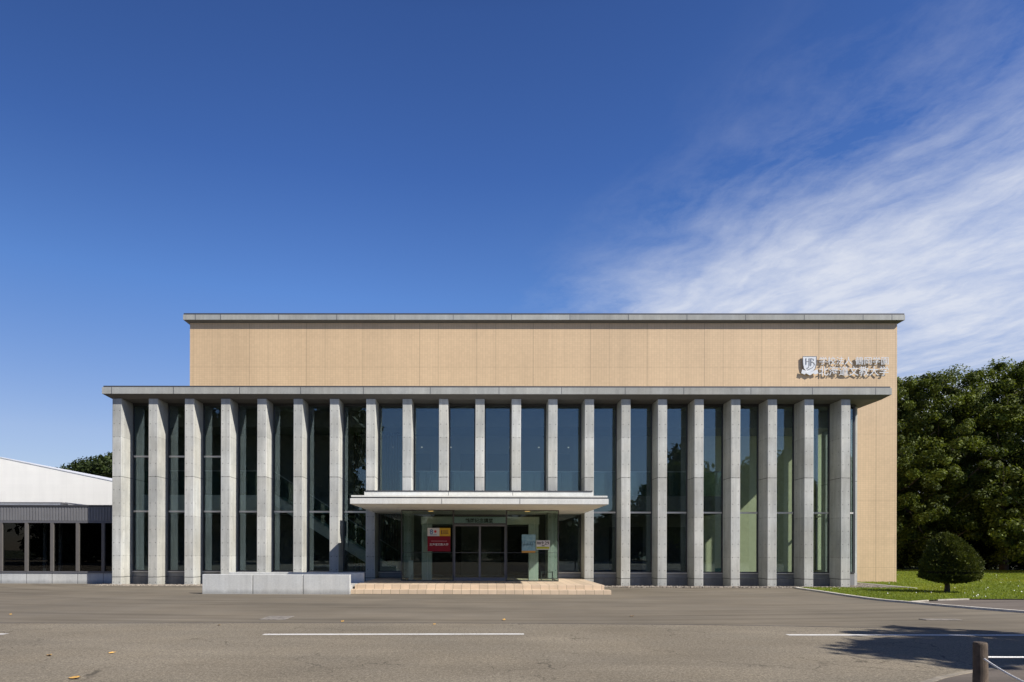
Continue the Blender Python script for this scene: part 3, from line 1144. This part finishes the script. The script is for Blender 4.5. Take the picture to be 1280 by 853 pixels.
for a, b in ((DX0 + .035, DXM - .002), (DXM + .002, DX1 - .035)):
    dm = MB()
    dm.box(a, a + .035, EY - .012, EY + .03, EZ0 + .01, 2.455)
    dm.box(b - .035, b, EY - .012, EY + .03, EZ0 + .01, 2.455)
    dm.box(a + .035, b - .035, EY - .012, EY + .03, EZ0 + .01, EZ0 + .14)
    dm.box(a + .035, b - .035, EY - .012, EY + .03, 2.40, 2.455)
    dm.box(a + .035, b - .035, EY - .008, EY + .02, 1.385, 1.40)
    d = dm.build('entrance_door', M['annex_metal'], HALL)
    MB().box(a + .03, b - .03, EY + .002, EY + .012, EZ0 + .135, 2.41).build('glass', M['glass_entry'], d)
# concrete portal behind the glass, with the hall's name on its lintel
po = MB().box(-2.37, -1.98, 26.75, 27.05, .302, 2.50, .01).box(1.82, 2.20, 26.75, 27.05, .302, 2.50, .01).box(-2.40, 2.23, 26.70, 27.08, 2.502, 2.79, .01).build('portal', M['portal'], HALL)

# ------------------------------------------------------------------ lettering
def text_mb(body, x0, x1, zc, y, depth, bold=.0, height=None):
    """the words as solid letters facing -Y, fitted to x0..x1, centred on zc"""
    c = bpy.data.curves.new('lettering', 'FONT')
    c.body = body
    c.offset = bold
    c.extrude = .5
    c.resolution_u = 2
    o = bpy.data.objects.new('lettering', c)
    COL.objects.link(o)
    me = bpy.data.meshes.new_from_object(o.evaluated_get(bpy.context.evaluated_depsgraph_get()))
    co = np.array([v.co[:] for v in me.vertices])
    fs = [tuple(p.vertices) for p in me.polygons]
    bpy.data.objects.remove(o)
    bpy.data.curves.remove(c)
    bpy.data.meshes.remove(me)
    lo, hi = co.min(0), co.max(0)
    s = (x1 - x0) / (hi[0] - lo[0])
    sz = s if height is None else height / (hi[1] - lo[1])
    X = x0 + (co[:, 0] - lo[0]) * s
    Z = zc + (co[:, 1] - (lo[1] + hi[1]) / 2) * sz
    Y = y - (co[:, 2] - lo[2]) / (hi[2] - lo[2]) * depth
    mb = MB()
    mb.v = [tuple(p) for p in np.c_[X, Y, Z].tolist()]
    mb.f = fs
    return mb


MB().box(-1.12, .94, 26.672, 26.698, 2.515, 2.78).build('lintel_reflection', plain('lintel_reflection', (.56, .66, .72), .4), po)  # added pale bluish panel standing in for the reflection across the lintel
text_mb('鶴岡記念講堂', -.66, .41, 2.645, 26.670, .012, .012).build('lettering', M['ink'], po)

ws = thing('wall_sign', (17.1, TY - .13, 10.2), 'white raised university name and shield crest on the tiled wall', 'sign')
text_mb('学校法人 鶴岡学園', 15.88, 19.13, 10.47, TY - .06, .03, .001).build('lettering', M['letter'], ws)
text_mb('北海道文教大学', 15.86, 19.13, 9.985, TY - .06, .03, .003).build('lettering', M['letter'], ws)
# shield crest
cxs, czs = 15.42, 10.27
sh = [(-.32, .40), (.32, .40), (.31, .05), (.27, -.16), (.18, -.28), (0, -.38), (-.18, -.28), (-.27, -.16), (-.31, .05)]
cr = MB().prism([(cxs + a, czs + b) for a, b in sh], 'y', TY - .095, TY - .045).build('crest', M['letter'], ws)
rim = MB()
for a, b in zip(sh, sh[1:] + sh[:1]):
    rim.tube([(cxs + a[0], TY - .095, czs + a[1]), (cxs + b[0], TY - .095, czs + b[1])], .014, 6)
rim.build('rim', M['letter_side'], cr)
MB().prism([(cxs + a, czs + b) for a, b in ((-.36, -.22), (-.22, -.27), (0, -.37), (.22, -.27), (.36, -.22), (.40, -.40), (.24, -.46), (.18, -.40), (0, -.50), (-.18, -.40), (-.24, -.46), (-.40, -.40))], 'y', TY - .115, TY - .097).build('ribbon', M['letter'], cr)
mono = MB()


def stroke(mb, pts, r, y):
    mb.tube([(cxs + a, y, czs + b) for a, b in pts], r, 6)


stroke(mono, [(-.17, .31), (-.17, .02)], .020, TY - .098)
stroke(mono, [(-.02, .31), (-.02, -.02), (-.05, -.12), (-.13, -.17)], .020, TY - .098)
stroke(mono, [(-.17, .16), (-.02, .16)], .014, TY - .098)
stroke(mono, [(.06, .31), (.06, -.05)], .018, TY - .098)
stroke(mono, [(.06, .30), (.17, .28), (.19, .21), (.07, .14), (.20, .10), (.23, .0), (.15, -.12), (0, -.2), (-.1, -.24)], .015, TY - .098)
mono.build('monogram', M['letter_side'], cr)

# posters hung on the entrance glass ----------------------------------------------------
BY = EY - .016
bx0, bx1 = -2.09, -1.215
bn_ = thing('banner', (-1.65, BY, 1.44), 'dark red banner with white and yellow squares on the entrance glass', 'banner')
zt, zm, zb_ = 2.33, 2.02, 1.435
MB().box(bx0, bx1, BY - .006, BY, zb_, zm - .001).build('red_field', M['red'], bn_)
xm = bx0 + .455
MB().box(bx0, xm, BY - .006, BY, zm, zt).build('white_field', M['white'], bn_)
MB().box(xm + .001, bx1, BY - .006, BY, zm, zt).build('yellow_field', M['yellow'], bn_)
text_mb('北海道文教大学', bx0 + .08, bx1 - .08, 1.70, BY - .007, .002, .01).build('lettering', M['white'], bn_)
sl1 = MB()
rr = random.Random(2)
x = bx0 + .15
while x < bx1 - .16:
    w = rr.uniform(.018, .035)
    sl1.box(x, x + w, BY - .009, BY - .0065, 1.815, 1.840)
    x += w + .010
sl1.build('small_lettering', plain('banner_pink', (.45, .2, .24), .6), bn_)
text_mb('8', bx0 + .085, bx0 + .215, 2.185, BY - .007, .002, .012, .19).build('logo_figure', M['ink_blue'], bn_)
lf = []
for k in range(22):
    a = math.pi / 2 + 2 * math.pi * k / 22
    r = (.072, .034)[k % 2] * (1.0 if k != 11 else 1.2)
    lf.append((bx0 + .30 + r * math.cos(a), 2.195 + r * math.sin(a)))
MB().prism(lf, 'y', BY - .009, BY - .0065).build('logo_leaf', M['ink_red'], bn_)
un = MB()
un.box(bx0 + .10, bx0 + .36, BY - .009, BY - .0065, 2.055, 2.075)
un.build('small_lettering', M['ink_blue'], bn_)
yl = MB()
for (a, b, c, d) in ((.06, .11, 2.09, 2.24), (.125, .34, 2.21, 2.235), (.13, .33, 2.155, 2.19), (.12, .35, 2.10, 2.135)):
    k = 0
    x = a
    while x < b:
        w = rr.uniform(.02, .045)
        yl.box(xm + x, xm + min(x + w, b), BY - .009, BY - .0065, c, d)
        x += w + .009
yl.build('small_lettering', plain('banner_brown', (.16, .07, .02), .6), bn_)

px0, px1 = 1.51, 2.03
ps_ = thing('poster', (1.77, BY, 1.40), 'pale blue poster with orange foot on the right entrance glass', 'poster')
MB().box(px0, px1, BY - .006, BY, 1.395, 2.09).build('sheet', M['poster'], ps_)
nt_ = thing('notice', (2.33, BY, 1.52), 'small white date notice with lime band right of the blue poster', 'notice')
MB().box(2.065, 2.58, BY - .006, BY, 1.515, 1.865).build('sheet', M['white'], nt_)
MB().box(2.075, 2.56, BY - .009, BY - .0065, 1.545, 1.625).build('colour_band', M['lime'], nt_)
text_mb('9.29', 2.26, 2.55, 1.765, BY - .007, .002, .02, .125).build('lettering', M['ink'], nt_)
nl = MB()
for z in (1.715, 1.75, 1.785):
    x = 2.09
    while x < 2.24:
        w = rr.uniform(.02, .04)
        nl.box(x, min(x + w, 2.245), BY - .009, BY - .0065, z, z + .026)
        x += w + .008
nl.box(2.27, 2.38, BY - .009, BY - .0065, 1.645, 1.675)
nl.build('small_lettering', M['ink'], nt_)
# grey stands inside the entrance box
for nm, x, y, h, w, lab in (('ticket_stand', -2.78, 26.75, .78, .17, 'tall grey metal stand inside the left entrance glass'), ('stopper_post', -3.0 + .25, 26.35, .22, .08, 'short grey post inside the left entrance glass')):
    t = thing(nm, (x, y, .302), lab, 'stand')
    MB().box(x - w / 2, x + w / 2, y - w / 2, y + w / 2, .33, .30 + h, .01).build('body', M['alu'], t)
    MB().box(x - w * .7, x + w * .7, y - w * .7, y + w * .7, .302, .328, .006).build('base', M['sill'], t)

t = thing('umbrella_rack', (2.55, 26.9, .302), 'small dark rack on the floor inside the right entrance glass', 'rack')
rk = MB()
for dx in (-.22, .22):
    for dy in (-.12, .12):
        rk.tube([(2.55 + dx, 26.9 + dy, .302), (2.55 + dx, 26.9 + dy, .66)], .014, 6)
rk.build('leg', M['frame'], t)
MB().box(2.32, 2.78, 26.77, 27.03, .62, .645).box(2.32, 2.78, 26.77, 27.03, .38, .40).build('shelf', M['frame'], t)

# ------------------------------------------------------------------ steps, ramp walls
stp = thing('entrance_steps', (0, 23.1, 0), 'beige tiled entrance platform with two low steps under the canopy', 'steps')
MB().box(-4.45, 4.36, 23.08, 23.46, -.1, .147, .008).build('step', M['step'], stp)
MB().box(-4.38, 4.19, 23.44, 28.96, -.1, .30, .008).build('platform', M['step'], stp)
rw = thing('ramp_wall', (-6.85, 22.8, 0), 'low pale concrete wall of three panels left of the steps', 'wall')
xs = [-9.36, -7.66, -5.98, -4.40]
for a, b in zip(xs, xs[1:]):
    MB().box(a + .012, b - .012, 22.72, 22.92, -.15, .655, .01).build('wall_panel', M['low_wall'], rw)
MB().box(-9.34, -4.42, 22.76, 22.88, -.15, .63).build('core', M['coping'], rw)
rb = thing('ramp_back_wall', (-7.0, 25.0, 0), 'shaded low concrete wall behind the ramp beside the steps', 'wall')
MB().box(-9.2, -4.30, 24.75, 24.93, -.1, .66, .01).build('wall_panel', M['low_wall'], rb)
MB().prism([(-9.3, 0.002), (-5.2, .29), (-4.46, .29), (-4.46, 0.002)], 'y', 22.93, 24.74).build('ramp', M['concrete'], rb)

# ------------------------------------------------------------------ grey annex on the left
AY = 29.1
ax = thing('annex_building', (-22, AY, 0), 'low grey metal annex with dark windows left of the hall', 'building')
AX0, AX1 = -40.0, -15.32
MB().box(AX0, AX1, AY, AY + .3, -.2, .455, .01).build('base_wall', M['low_wall'], ax)
MULL = [-16.22 - 1.10 * k for k in range(20)]
for x in MULL:
    MB().box(x - .008, x + .008, AY - .003, AY + .01, -.2, .45).build('panel_joint', M['coping'], ax)
rbm = MB()
x = AX0
while x < AX1 - .05:
    rbm.box(x, x + .085, AY - .03, AY + .05, 2.70, 3.29)
    x += .125
fa = MB().box(AX0, AX1, AY - .008, AY + .3, 2.69, 3.30).build('metal_fascia', M['ribbed'], ax)
rbm.build('rib', M['ribbed'], fa)
MB().box(AX0, AX1, AY - .06, AY + .35, 3.302, 3.37).build('coping', M['coping'], ax)
MB().box(AX0, AX1, AY + .36, 40.0, 3.20, 3.31).build('roof', M['white_steel'], ax)
MB().box(AX0, AX1, AY + 6, AY + 6.1, .0, 3.19).build('inner_wall', M['inner_dark'], ax)
MB().box(AX0, AX1, AY + .31, AY + 6, .40, .44).build('floor', M['inner_dark'], ax)
MB().box(AX0, AX1, AY - .03, AY + .1, .457, .53).box(AX0, AX1, AY - .03, AY + .1, 2.60, 2.688).build('window_rail', M['annex_metal'], ax)
edges = [-15.36] + MULL
for k, (a, b) in enumerate(zip(edges, edges[1:])):
    w_ = MB().box(b - .065, b + .065, AY - .04, AY + .1, .53, 2.60).build('window', M['annex_frame'], ax)
    MB().box(b + .06, a - .06, AY + .03, AY + .042, .53, 2.60).build('pane', M['glass_annex'], w_)
for x in (-19.6, -18.9, -16.2):
    MB().box(x, x + .11, AY + 1.2, AY + 1.3, .44, 2.6).build('column', M['white_steel'], ax)

# white hall with a low gable behind the annex
HY = 45.0
wh = thing('white_hall', (-30, HY, 0), 'white hall with a shallow pitched roof behind the grey annex', 'building')
pts = [(-60, -.1), (-15.5, -.1), (-15.5, 4.12), (-33.5, 7.82), (-60, 2.4)]
MB().prism(pts, 'y', HY, HY + 30).build('wall', M['panels'], wh)
MB().prism([(-15.2, 4.105), (-33.5, 7.865), (-60.3, 2.42), (-60.3, 2.36), (-33.5, 7.823), (-15.2, 4.063)], 'y', HY - .025, HY + 30.3).build('roof', M['white_steel'], wh)
# white lean-to roofs on the annex in front of it
lw_ = thing('roof_monitor', (-23, 38, 3.3), 'low white roof box standing on the grey annex roof', 'roof box')
MB().box(-34, -23.6, 38.0, 42, 3.2, 4.02).build('body', M['white_steel'], lw_)
MB().box(-34.1, -23.5, 37.9, 42.1, 4.022, 4.09).build('coping', M['annex_metal'], lw_)
MB().prism([(-23.3, 4.02), (-19.6, 3.42), (-19.6, 3.2), (-23.3, 3.2)], 'y', 38.2, 42).build('sloped_body', M['panels'], lw_)
MB().prism([(-23.4, 4.10), (-19.4, 3.45), (-19.4, 3.40), (-23.4, 4.04)], 'y', 38.1, 42.1).build('sloped_edge', M['annex_metal'], lw_)

# ------------------------------------------------------------------ vegetation
def leaf_cloud(rs, cen, rad, n, size, squash=.8, tint0=None):
    """n small leaf sprays scattered through blobs at cen (k,3) with radii rad (k,)"""
    k = len(cen)
    idx = rs.randint(0, k, n)
    d = rs.normal(size=(n, 3))
    d /= np.linalg.norm(d, axis=1)[:, None]
    r = rad[idx] * rs.rand(n) ** .45
    off = d * r[:, None]
    off[:, 2] *= squash
    P = cen[idx] + off
    nrm = d + rs.normal(size=(n, 3)) * .7 + np.array([0, 0, .45])
    nrm /= np.linalg.norm(nrm, axis=1)[:, None]
    a = np.cross(nrm, rs.normal(size=(n, 3)))
    a /= np.linalg.norm(a, axis=1)[:, None]
    b = np.cross(nrm, a)
    s = size * rs.uniform(.6, 1.35, n)
    V = np.stack([P - a * s[:, None], P - b * (s * .48)[:, None] + a * (s * .1)[:, None], P + a * s[:, None], P + b * (s * .48)[:, None] + a * (s * .1)[:, None]], 1)
    V[:, 1, :] += nrm * (s * .18)[:, None]
    V[:, 3, :] += nrm * (s * .18)[:, None]
    ct = rs.rand(k) ** 1.7 if tint0 is None else tint0
    t = np.clip(.55 * ct[idx] + .45 * rs.rand(n), 0, 1)
    tint = np.zeros((n, 4, 3))
    tint[:, :, 0] = t[:, None]
    tint[:, :, 1] = (rs.rand(n) ** 4)[:, None]
    return V.reshape(-1, 3), tint.reshape(-1, 3)


def tree_meshes(seed, H, rx, z_low, n_limb, n_leaf, leaf, leafmat, clump=1.0, top_pow=.7):
    """trunk with limbs, crown of leaves gathered at the limb ends"""
    rs = np.random.RandomState(seed)
    tr = MB()
    lean = rs.uniform(-.4, .4, 2)
    tp = [(lean[0] * t * t, lean[1] * t * t, H * .86 * t - .1) for t in np.linspace(0, 1, 8)]
    r0 = H * .017
    tr.tube(tp, [r0 * (1.25 if i == 0 else 1 - .85 * i / 7) for i in range(8)], 9)
    cen, rad = [], []
    zc0, zc1 = z_low, H
    for i in range(n_limb):
        t = (i + rs.rand()) / n_limb
        z = zc0 + (zc1 - zc0) * t
        prof = max(.12, (math.sin(math.pi * min(1, (t * .86 + .14))) ** top_pow))
        ang = i * 2.399 + rs.uniform(-.4, .4)
        L = rx * prof * rs.uniform(.72, 1.12)
        zb = max(.12 * H, z - L * rs.uniform(.35, .7))
        tb = min(1, max(0, zb / (H * .86)))
        base = Vector((lean[0] * tb * tb, lean[1] * tb * tb, zb))
        tip = Vector((math.cos(ang) * L, math.sin(ang) * L, min(z, H - .3)))
        mid = (base + tip) / 2 + Vector((0, 0, -.06 * L))
        rr_ = r0 * (1 - .75 * tb) * .5
        tr.tube([base, mid, tip], [rr_, rr_ * .6, rr_ * .2], 6)
        m = int(4 + 5 * prof)
        for j in range(m):
            u = rs.uniform(.25, 1.08)
            p = base.lerp(tip, u) + Vector(rs.normal(size=3)) * .16 * rx
            cen.append(p)
            rad.append(clump * rs.uniform(.55, 1.15) * (1.1 if u < .8 else .8))
        for j in range(2):
            q = tip + Vector(rs.normal(size=3)) * .15 * rx
            cen.append(q)
            rad.append(clump * rs.uniform(.35, .6))
    cen = np.array([c[:] for c in cen])
    cen[:, 2] = np.minimum(cen[:, 2], H - .4)
    V, tint = leaf_cloud(rs, cen, np.array(rad), n_leaf, leaf)
    return tr.mesh('trunk', M['bark'], smooth=True), np_mesh('crown', V, 4, tint, leafmat)


def tree(meshes, x, y, s, rz, label, group=None, name='broadleaf_tree', cat='tree'):
    t = thing(name, (x, y, 0), label, cat, group)
    t.rotation_euler.z = rz
    t.scale = (s, s, s)
    for nm, me in zip(('trunk', 'crown'), meshes):
        o = bpy.data.objects.new(nm, me)
        COL.objects.link(o)
        o.parent = t
    return t


TA = tree_meshes(11, 15.6, 4.9, 2.6, 40, 100000, .100, M['leaf'], .88)
TB = tree_meshes(23, 15.6, 4.2, 2.2, 37, 90000, .100, M['leaf'], .86, .6)
TC = tree_meshes(37, 15.0, 5.0, 3.0, 40, 100000, .105, M['leaf'], .88)
GRP = 'broadleaf trees beyond the lawn'
specs = [
    (TB, 32.4, 54.0, .96, .4, 'broadleaf tree nearest the tiled wall, its trunk standing by the corner'),
    (TA, 35.3, 53.5, .975, 2.1, 'tall broadleaf tree rising behind the clipped round shrub'),
    (TC, 39.9, 52.5, 1.05, 4.0, 'tallest bright topped broadleaf tree right of the dip in the treetops'),
    (TA, 44.5, 54.0, 1.05, 5.2, 'broadleaf tree cut by the right edge of the photo'),
    (TC, 35.4, 63.0, .84, 1.1, 'broadleaf tree of the second row showing through the left gap'),
    (TB, 43.0, 63.0, .92, 3.3, 'broadleaf tree of the second row showing through the right gap'),
]
for me, x, y, s, rz, lab in specs:
    tree(me, x, y, s, rz, lab, GRP)
TL = tree_meshes(51, 7.4, 3.3, 1.4, 22, 17000, .14, M['leaf'], .75)
tree(TL, 37.8, 46.5, .95, .8, 'low spreading broadleaf tree with pale branches at right edge', None, 'small_tree')
# trees out of the picture to the right: they shade the trees behind the lawn
for me, x, y, s, rz in ((TB, 46.8, 48.3, 1.12, 1.0), (TA, 52.5, 46.0, 1.2, 2.0), (TC, 57.0, 51.5, 1.2, 0.3)):
    tree(me, x, y, s, rz, 'broadleaf tree out of view right of the lawn', 'broadleaf trees beside the lawn')
# the tree whose crown shades the road at the lower right
TP = tree_meshes(77, 8.0, 2.7, 3.3, 32, 30000, .14, M['leaf'], .72)
tree(TP, 15.25, 6.2, 1.0, 2.6, 'tree out of view whose crown shades the road at lower right', None, 'road_tree')


def wood(name, seed, x0, x1, y0, y1, h0, h1, n_blob, n_leaf, leaf, mat, r=1.8):
    rs = np.random.RandomState(seed)
    cx = rs.uniform(x0, x1, n_blob)
    cy = rs.uniform(y0, y1, n_blob)
    top = h0 + (h1 - h0) * (.5 + .5 * np.sin(cx * .55 + seed)) * rs.uniform(.6, 1, n_blob)
    cz = top * rs.rand(n_blob) ** .6
    V, tint = leaf_cloud(rs, np.c_[cx, cy, cz], r * rs.uniform(.6, 1.3, n_blob), n_leaf, leaf)
    V[:, 2] = np.maximum(V[:, 2], .02)
    return tag(link_mesh(name, np_mesh(name, V, 4, tint, mat)), kind='stuff')


wood('leaf_backdrop', 3, 22, 75, 70, 76, 5.0, 9.5, 520, 60000, .30, M['leaf_far'])  # added leaf mass that blocks horizon light behind the trees
wood('understorey', 31, 29.5, 42.6, 55.0, 59.0, 2.2, 4.2, 190, 40000, .14, M['leaf_far'], .95)
wood('low_understorey', 33, 42.6, 52.0, 55.0, 59.0, .9, 2.0, 60, 14000, .13, M['leaf_far'], .8)
# what stands behind the camera shows only as reflections in the glass
wood('woodland_behind', 9, -62, 60, -44, -34, 4.5, 7.5, 900, 60000, .50, M['leaf_far'], 2.0)
wood('tall_woodland_behind', 15, -49, -13.6, -21, -14, 15.0, 20.0, 700, 60000, .55, M['leaf_far'], 2.2)
wood('woodland_behind_right', 19, 22, 58, -34, -26, 8.5, 14.0, 560, 40000, .5, M['leaf_far'], 2.0)

# white house far behind the trunks at the right
fh = thing('far_house', (58, 68.5, 0), 'white house glimpsed between trunks at the right edge', 'house')
MB().box(50.5, 56.5, 66.0, 69.4, .0, 2.9).build('wall', M['white_clad'], fh)
MB().prism([(65.5, 2.9), (69.7, 2.9), (67.7, 4.1)], 'x', 50.2, 56.8).build('roof', M['annex_metal'], fh)
for x in (51.5, 53.3, 55.0):
    MB().box(x, x + .9, 65.97, 66.03, 1.0, 2.1).build('window', M['inner_dark'], fh)

# wooded hill far left: hill and its mass of trees
hm = MB()
nx_, ny_ = 24, 10
for j in range(ny_ + 1):
    for i in range(nx_ + 1):
        x = -150 + 90 * i / nx_
        y = 150 + 60 * j / ny_
        u = (x + 76) / 30
        z = 23.0 * math.exp(-u * u * .5) * math.sin(math.pi * min(1, .30 + j / ny_ * .6)) - .2
        hm.v.append((x, y, z))
for j in range(ny_):
    for i in range(nx_):
        a = j * (nx_ + 1) + i
        hm.f.append((a, a + 1, a + nx_ + 2, a + nx_ + 1))
struct('hill', hm, M['soil'])
rs_ = np.random.RandomState(4)
hv = np.array(hm.v)
sel = hv[(hv[:, 0] > -122) & (hv[:, 0] < -64)]
pick = sel[rs_.randint(0, len(sel), 420)] + rs_.uniform(-2, 2, (420, 3)) * [1, 1, .3] + [0, 0, 2.0]
V, tint = leaf_cloud(rs_, pick, rs_.uniform(1.5, 3.0, 420), 60000, .38)
tag(link_mesh('hill_wood', np_mesh('hill_wood', V, 4, tint, M['leaf_far'])), kind='stuff')

# clipped dome shrub --------------------------------------------------------------------
SX, SY = 16.5, 24.35
tp_ = thing('topiary_tree', (SX, SY, 0), 'clipped dark green dome shaped yew on the lawn', 'shrub')
MB().tube([(SX, SY, -.05), (SX + .02, SY, .25), (SX - .02, SY, .55), (SX, SY, 1.0)], [.115, .085, .075, .06], 10).tube([(SX, SY, .4), (SX + .35, SY - .1, .75)], [.05, .03], 8).tube([(SX, SY, .42), (SX - .35, SY + .1, .78)], [.05, .03], 8).build('trunk', M['bark'], tp_, smooth=True)


def dome(seed, n):
    rs = np.random.RandomState(seed)
    t = rs.rand(n)
    # profile of radius against height, egg-shaped, widest low down
    prof_h = np.array([.52, .50, .58, .78, 1.05, 1.35, 1.62, 1.85, 2.02, 2.11, 2.14])
    prof_r = np.array([.05, .65, 1.0, 1.10, 1.06, .93, .75, .54, .32, .14, .0])
    seg = np.hypot(np.diff(prof_h), np.diff(prof_r)) * (prof_r[1:] + prof_r[:-1] + .05)
    cum = np.r_[0, np.cumsum(seg)] / seg.sum()
    h = np.interp(t, cum, prof_h)
    r = np.interp(t, cum, prof_r)
    th = rs.uniform(0, 2 * np.pi, n)
    cx_ = np.interp(h, [.5, 1.0, 1.6, 2.14], [.16, .14, .05, -.06])
    r = r * .84
    lump = 1 + .05 * np.sin(5 * th + 3 * h) + .03 * np.sin(9 * th - 5 * h) + .02 * np.sin(14 * h + 2 * th)
    depth = 1 - rs.rand(n) ** 2.2 * .22
    bot = np.interp(np.sin(th + .7), [-1, 1], [-.10, .06])
    P = np.c_[cx_ + r * lump * depth * np.cos(th), r * lump * depth * np.sin(th), h + bot * (h < .8) - (1 - depth) * .4 * (h > 1.2)]
    out = np.c_[np.cos(th), np.sin(th), (h - .9) * .9]
    out /= np.linalg.norm(out, axis=1)[:, None]
    ax_ = out + rs.normal(size=(n, 3)) * .55 + [0, 0, .25]
    ax_ /= np.linalg.norm(ax_, axis=1)[:, None]
    b = np.cross(ax_, rs.normal(size=(n, 3)))
    b /= np.linalg.norm(b, axis=1)[:, None]
    s = rs.uniform(.022, .05, n) * (1 + 1.3 * (rs.rand(n) < .03))
    V = np.stack([P, P + ax_ * (s * .6)[:, None] - b * (s * .3)[:, None], P + ax_ * (s * 1.3)[:, None], P + ax_ * (s * .6)[:, None] + b * (s * .3)[:, None]], 1)
    cl = .5 + .5 * np.sin(6 * th + 8 * h) * np.sin(11 * h - 3 * th)
    tint = np.zeros((n, 4, 3))
    tint[:, :, 0] = np.clip(.35 * cl + .6 * rs.rand(n), 0, 1)[:, None]
    tint[:, :, 1] = (rs.rand(n) ** 4)[:, None]
    return np_mesh('crown', V.reshape(-1, 3), 4, tint.reshape(-1, 3), M['yew'])


o = link_mesh('crown', dome(6, 80000), tp_, (SX, SY, 0))
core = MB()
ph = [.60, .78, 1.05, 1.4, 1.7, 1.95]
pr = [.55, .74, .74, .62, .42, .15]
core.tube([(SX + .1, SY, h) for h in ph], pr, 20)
core.build('crown_core', plain('crown_core', (.012, .016, .007), .9), tp_)  # solid near-black core filling the inside of the crown

# ------------------------------------------------------------------ rope barrier at lower right
rp = thing('rope_barrier', (4.55, 6.25, 0), 'weathered round wooden post with white ropes at lower right', 'barrier')
PO = [(4.56, 6.28), (7.0, 6.75), (3.92, 4.25)]
for i, (x, y) in enumerate(PO):
    mb = MB()
    mb.tube([(x, y, -.1), (x, y, .12), (x + .004, y, .40), (x, y, .655), (x, y, .668)], [.063, .061, .059, .057, .050], 20)
    mb.build('post', M['post'], rp, smooth=False)


def rope(a, b, sag, r=.0085):
    n = 40
    mb = MB()
    a, b = Vector(a), Vector(b)
    L = (b - a).length
    d = (b - a).normalized()
    u = d.cross(Vector((0, 0, 1))).normalized()
    w = u.cross(d)
    N = int(L / .012)
    for s in range(3):
        pts = []
        for i in range(N + 1):
            t = i / N
            p = a.lerp(b, t) - Vector((0, 0, 4 * sag * t * (1 - t)))
            ph_ = 2 * math.pi * (t * L / .055 + s / 3)
            pts.append(p + (u * math.cos(ph_) + w * math.sin(ph_)) * r * .55)
        mb.tube(pts, r * .58, 5)
    return mb


rope((4.62, 6.29, .53), (6.94, 6.74, .53), .02).build('rope', M['rope'], rp, smooth=True)
rope((4.55, 6.215, .525), (3.92, 4.31, .52), .06).build('rope', M['rope'], rp, smooth=True)

# ------------------------------------------------------------------ fallen leaves
lv = [(-6.05, 9.5, .07, 'dry yellow leaf on the road at far left, paired with a smaller one'),
      (-5.3, 9.74, .055, 'small dry leaf on the road right of the leaf pair'),
      (-4.69, 7.82, .085, 'largest dry yellow leaf at the bottom edge of the road'),
      (-2.89, 14.12, .06, 'dry leaf on the forecourt just above the left lane dash'),
      (.47, 14.56, .075, 'orange leaf on the forecourt above the right end of the lane dash'),
      (3.39, 15.45, .07, 'orange leaf on the forecourt right of the entrance steps'),
      (-5.16, 13.37, .055, 'dry leaf on the road joint below the low concrete wall'),
      (-10.66, 15.35, .06, 'pale leaf on the forecourt at the far left edge'),
      (-.95, 13.65, .05, 'small brown leaf by the road joint above the lane dash')]
for i, (x, y, s, lab) in enumerate(lv):
    rr = random.Random(i)
    a = rr.uniform(0, 6.28)
    pts = [(-1, 0, .05), (-.45, .42, .22), (.2, .5, .30), (.75, .28, .15), (1.1, 0, .35), (.75, -.28, .2), (.2, -.5, .12), (-.45, -.42, .10), (0, 0, .04)]
    v = []
    for px, py, pz in pts:
        v.append((x + s * (px * math.cos(a) - py * math.sin(a)), y + s * (px * math.sin(a) + py * math.cos(a)), .006 + s * pz))
    mb = MB().add(v, [(8, k, (k + 1) % 8) for k in range(8)])
    o = mb.build('fallen_leaf', M['leaf_dry'], loc=(x, y, 0))
    tag(o, lab, 'leaf', 'fallen leaves on the asphalt')
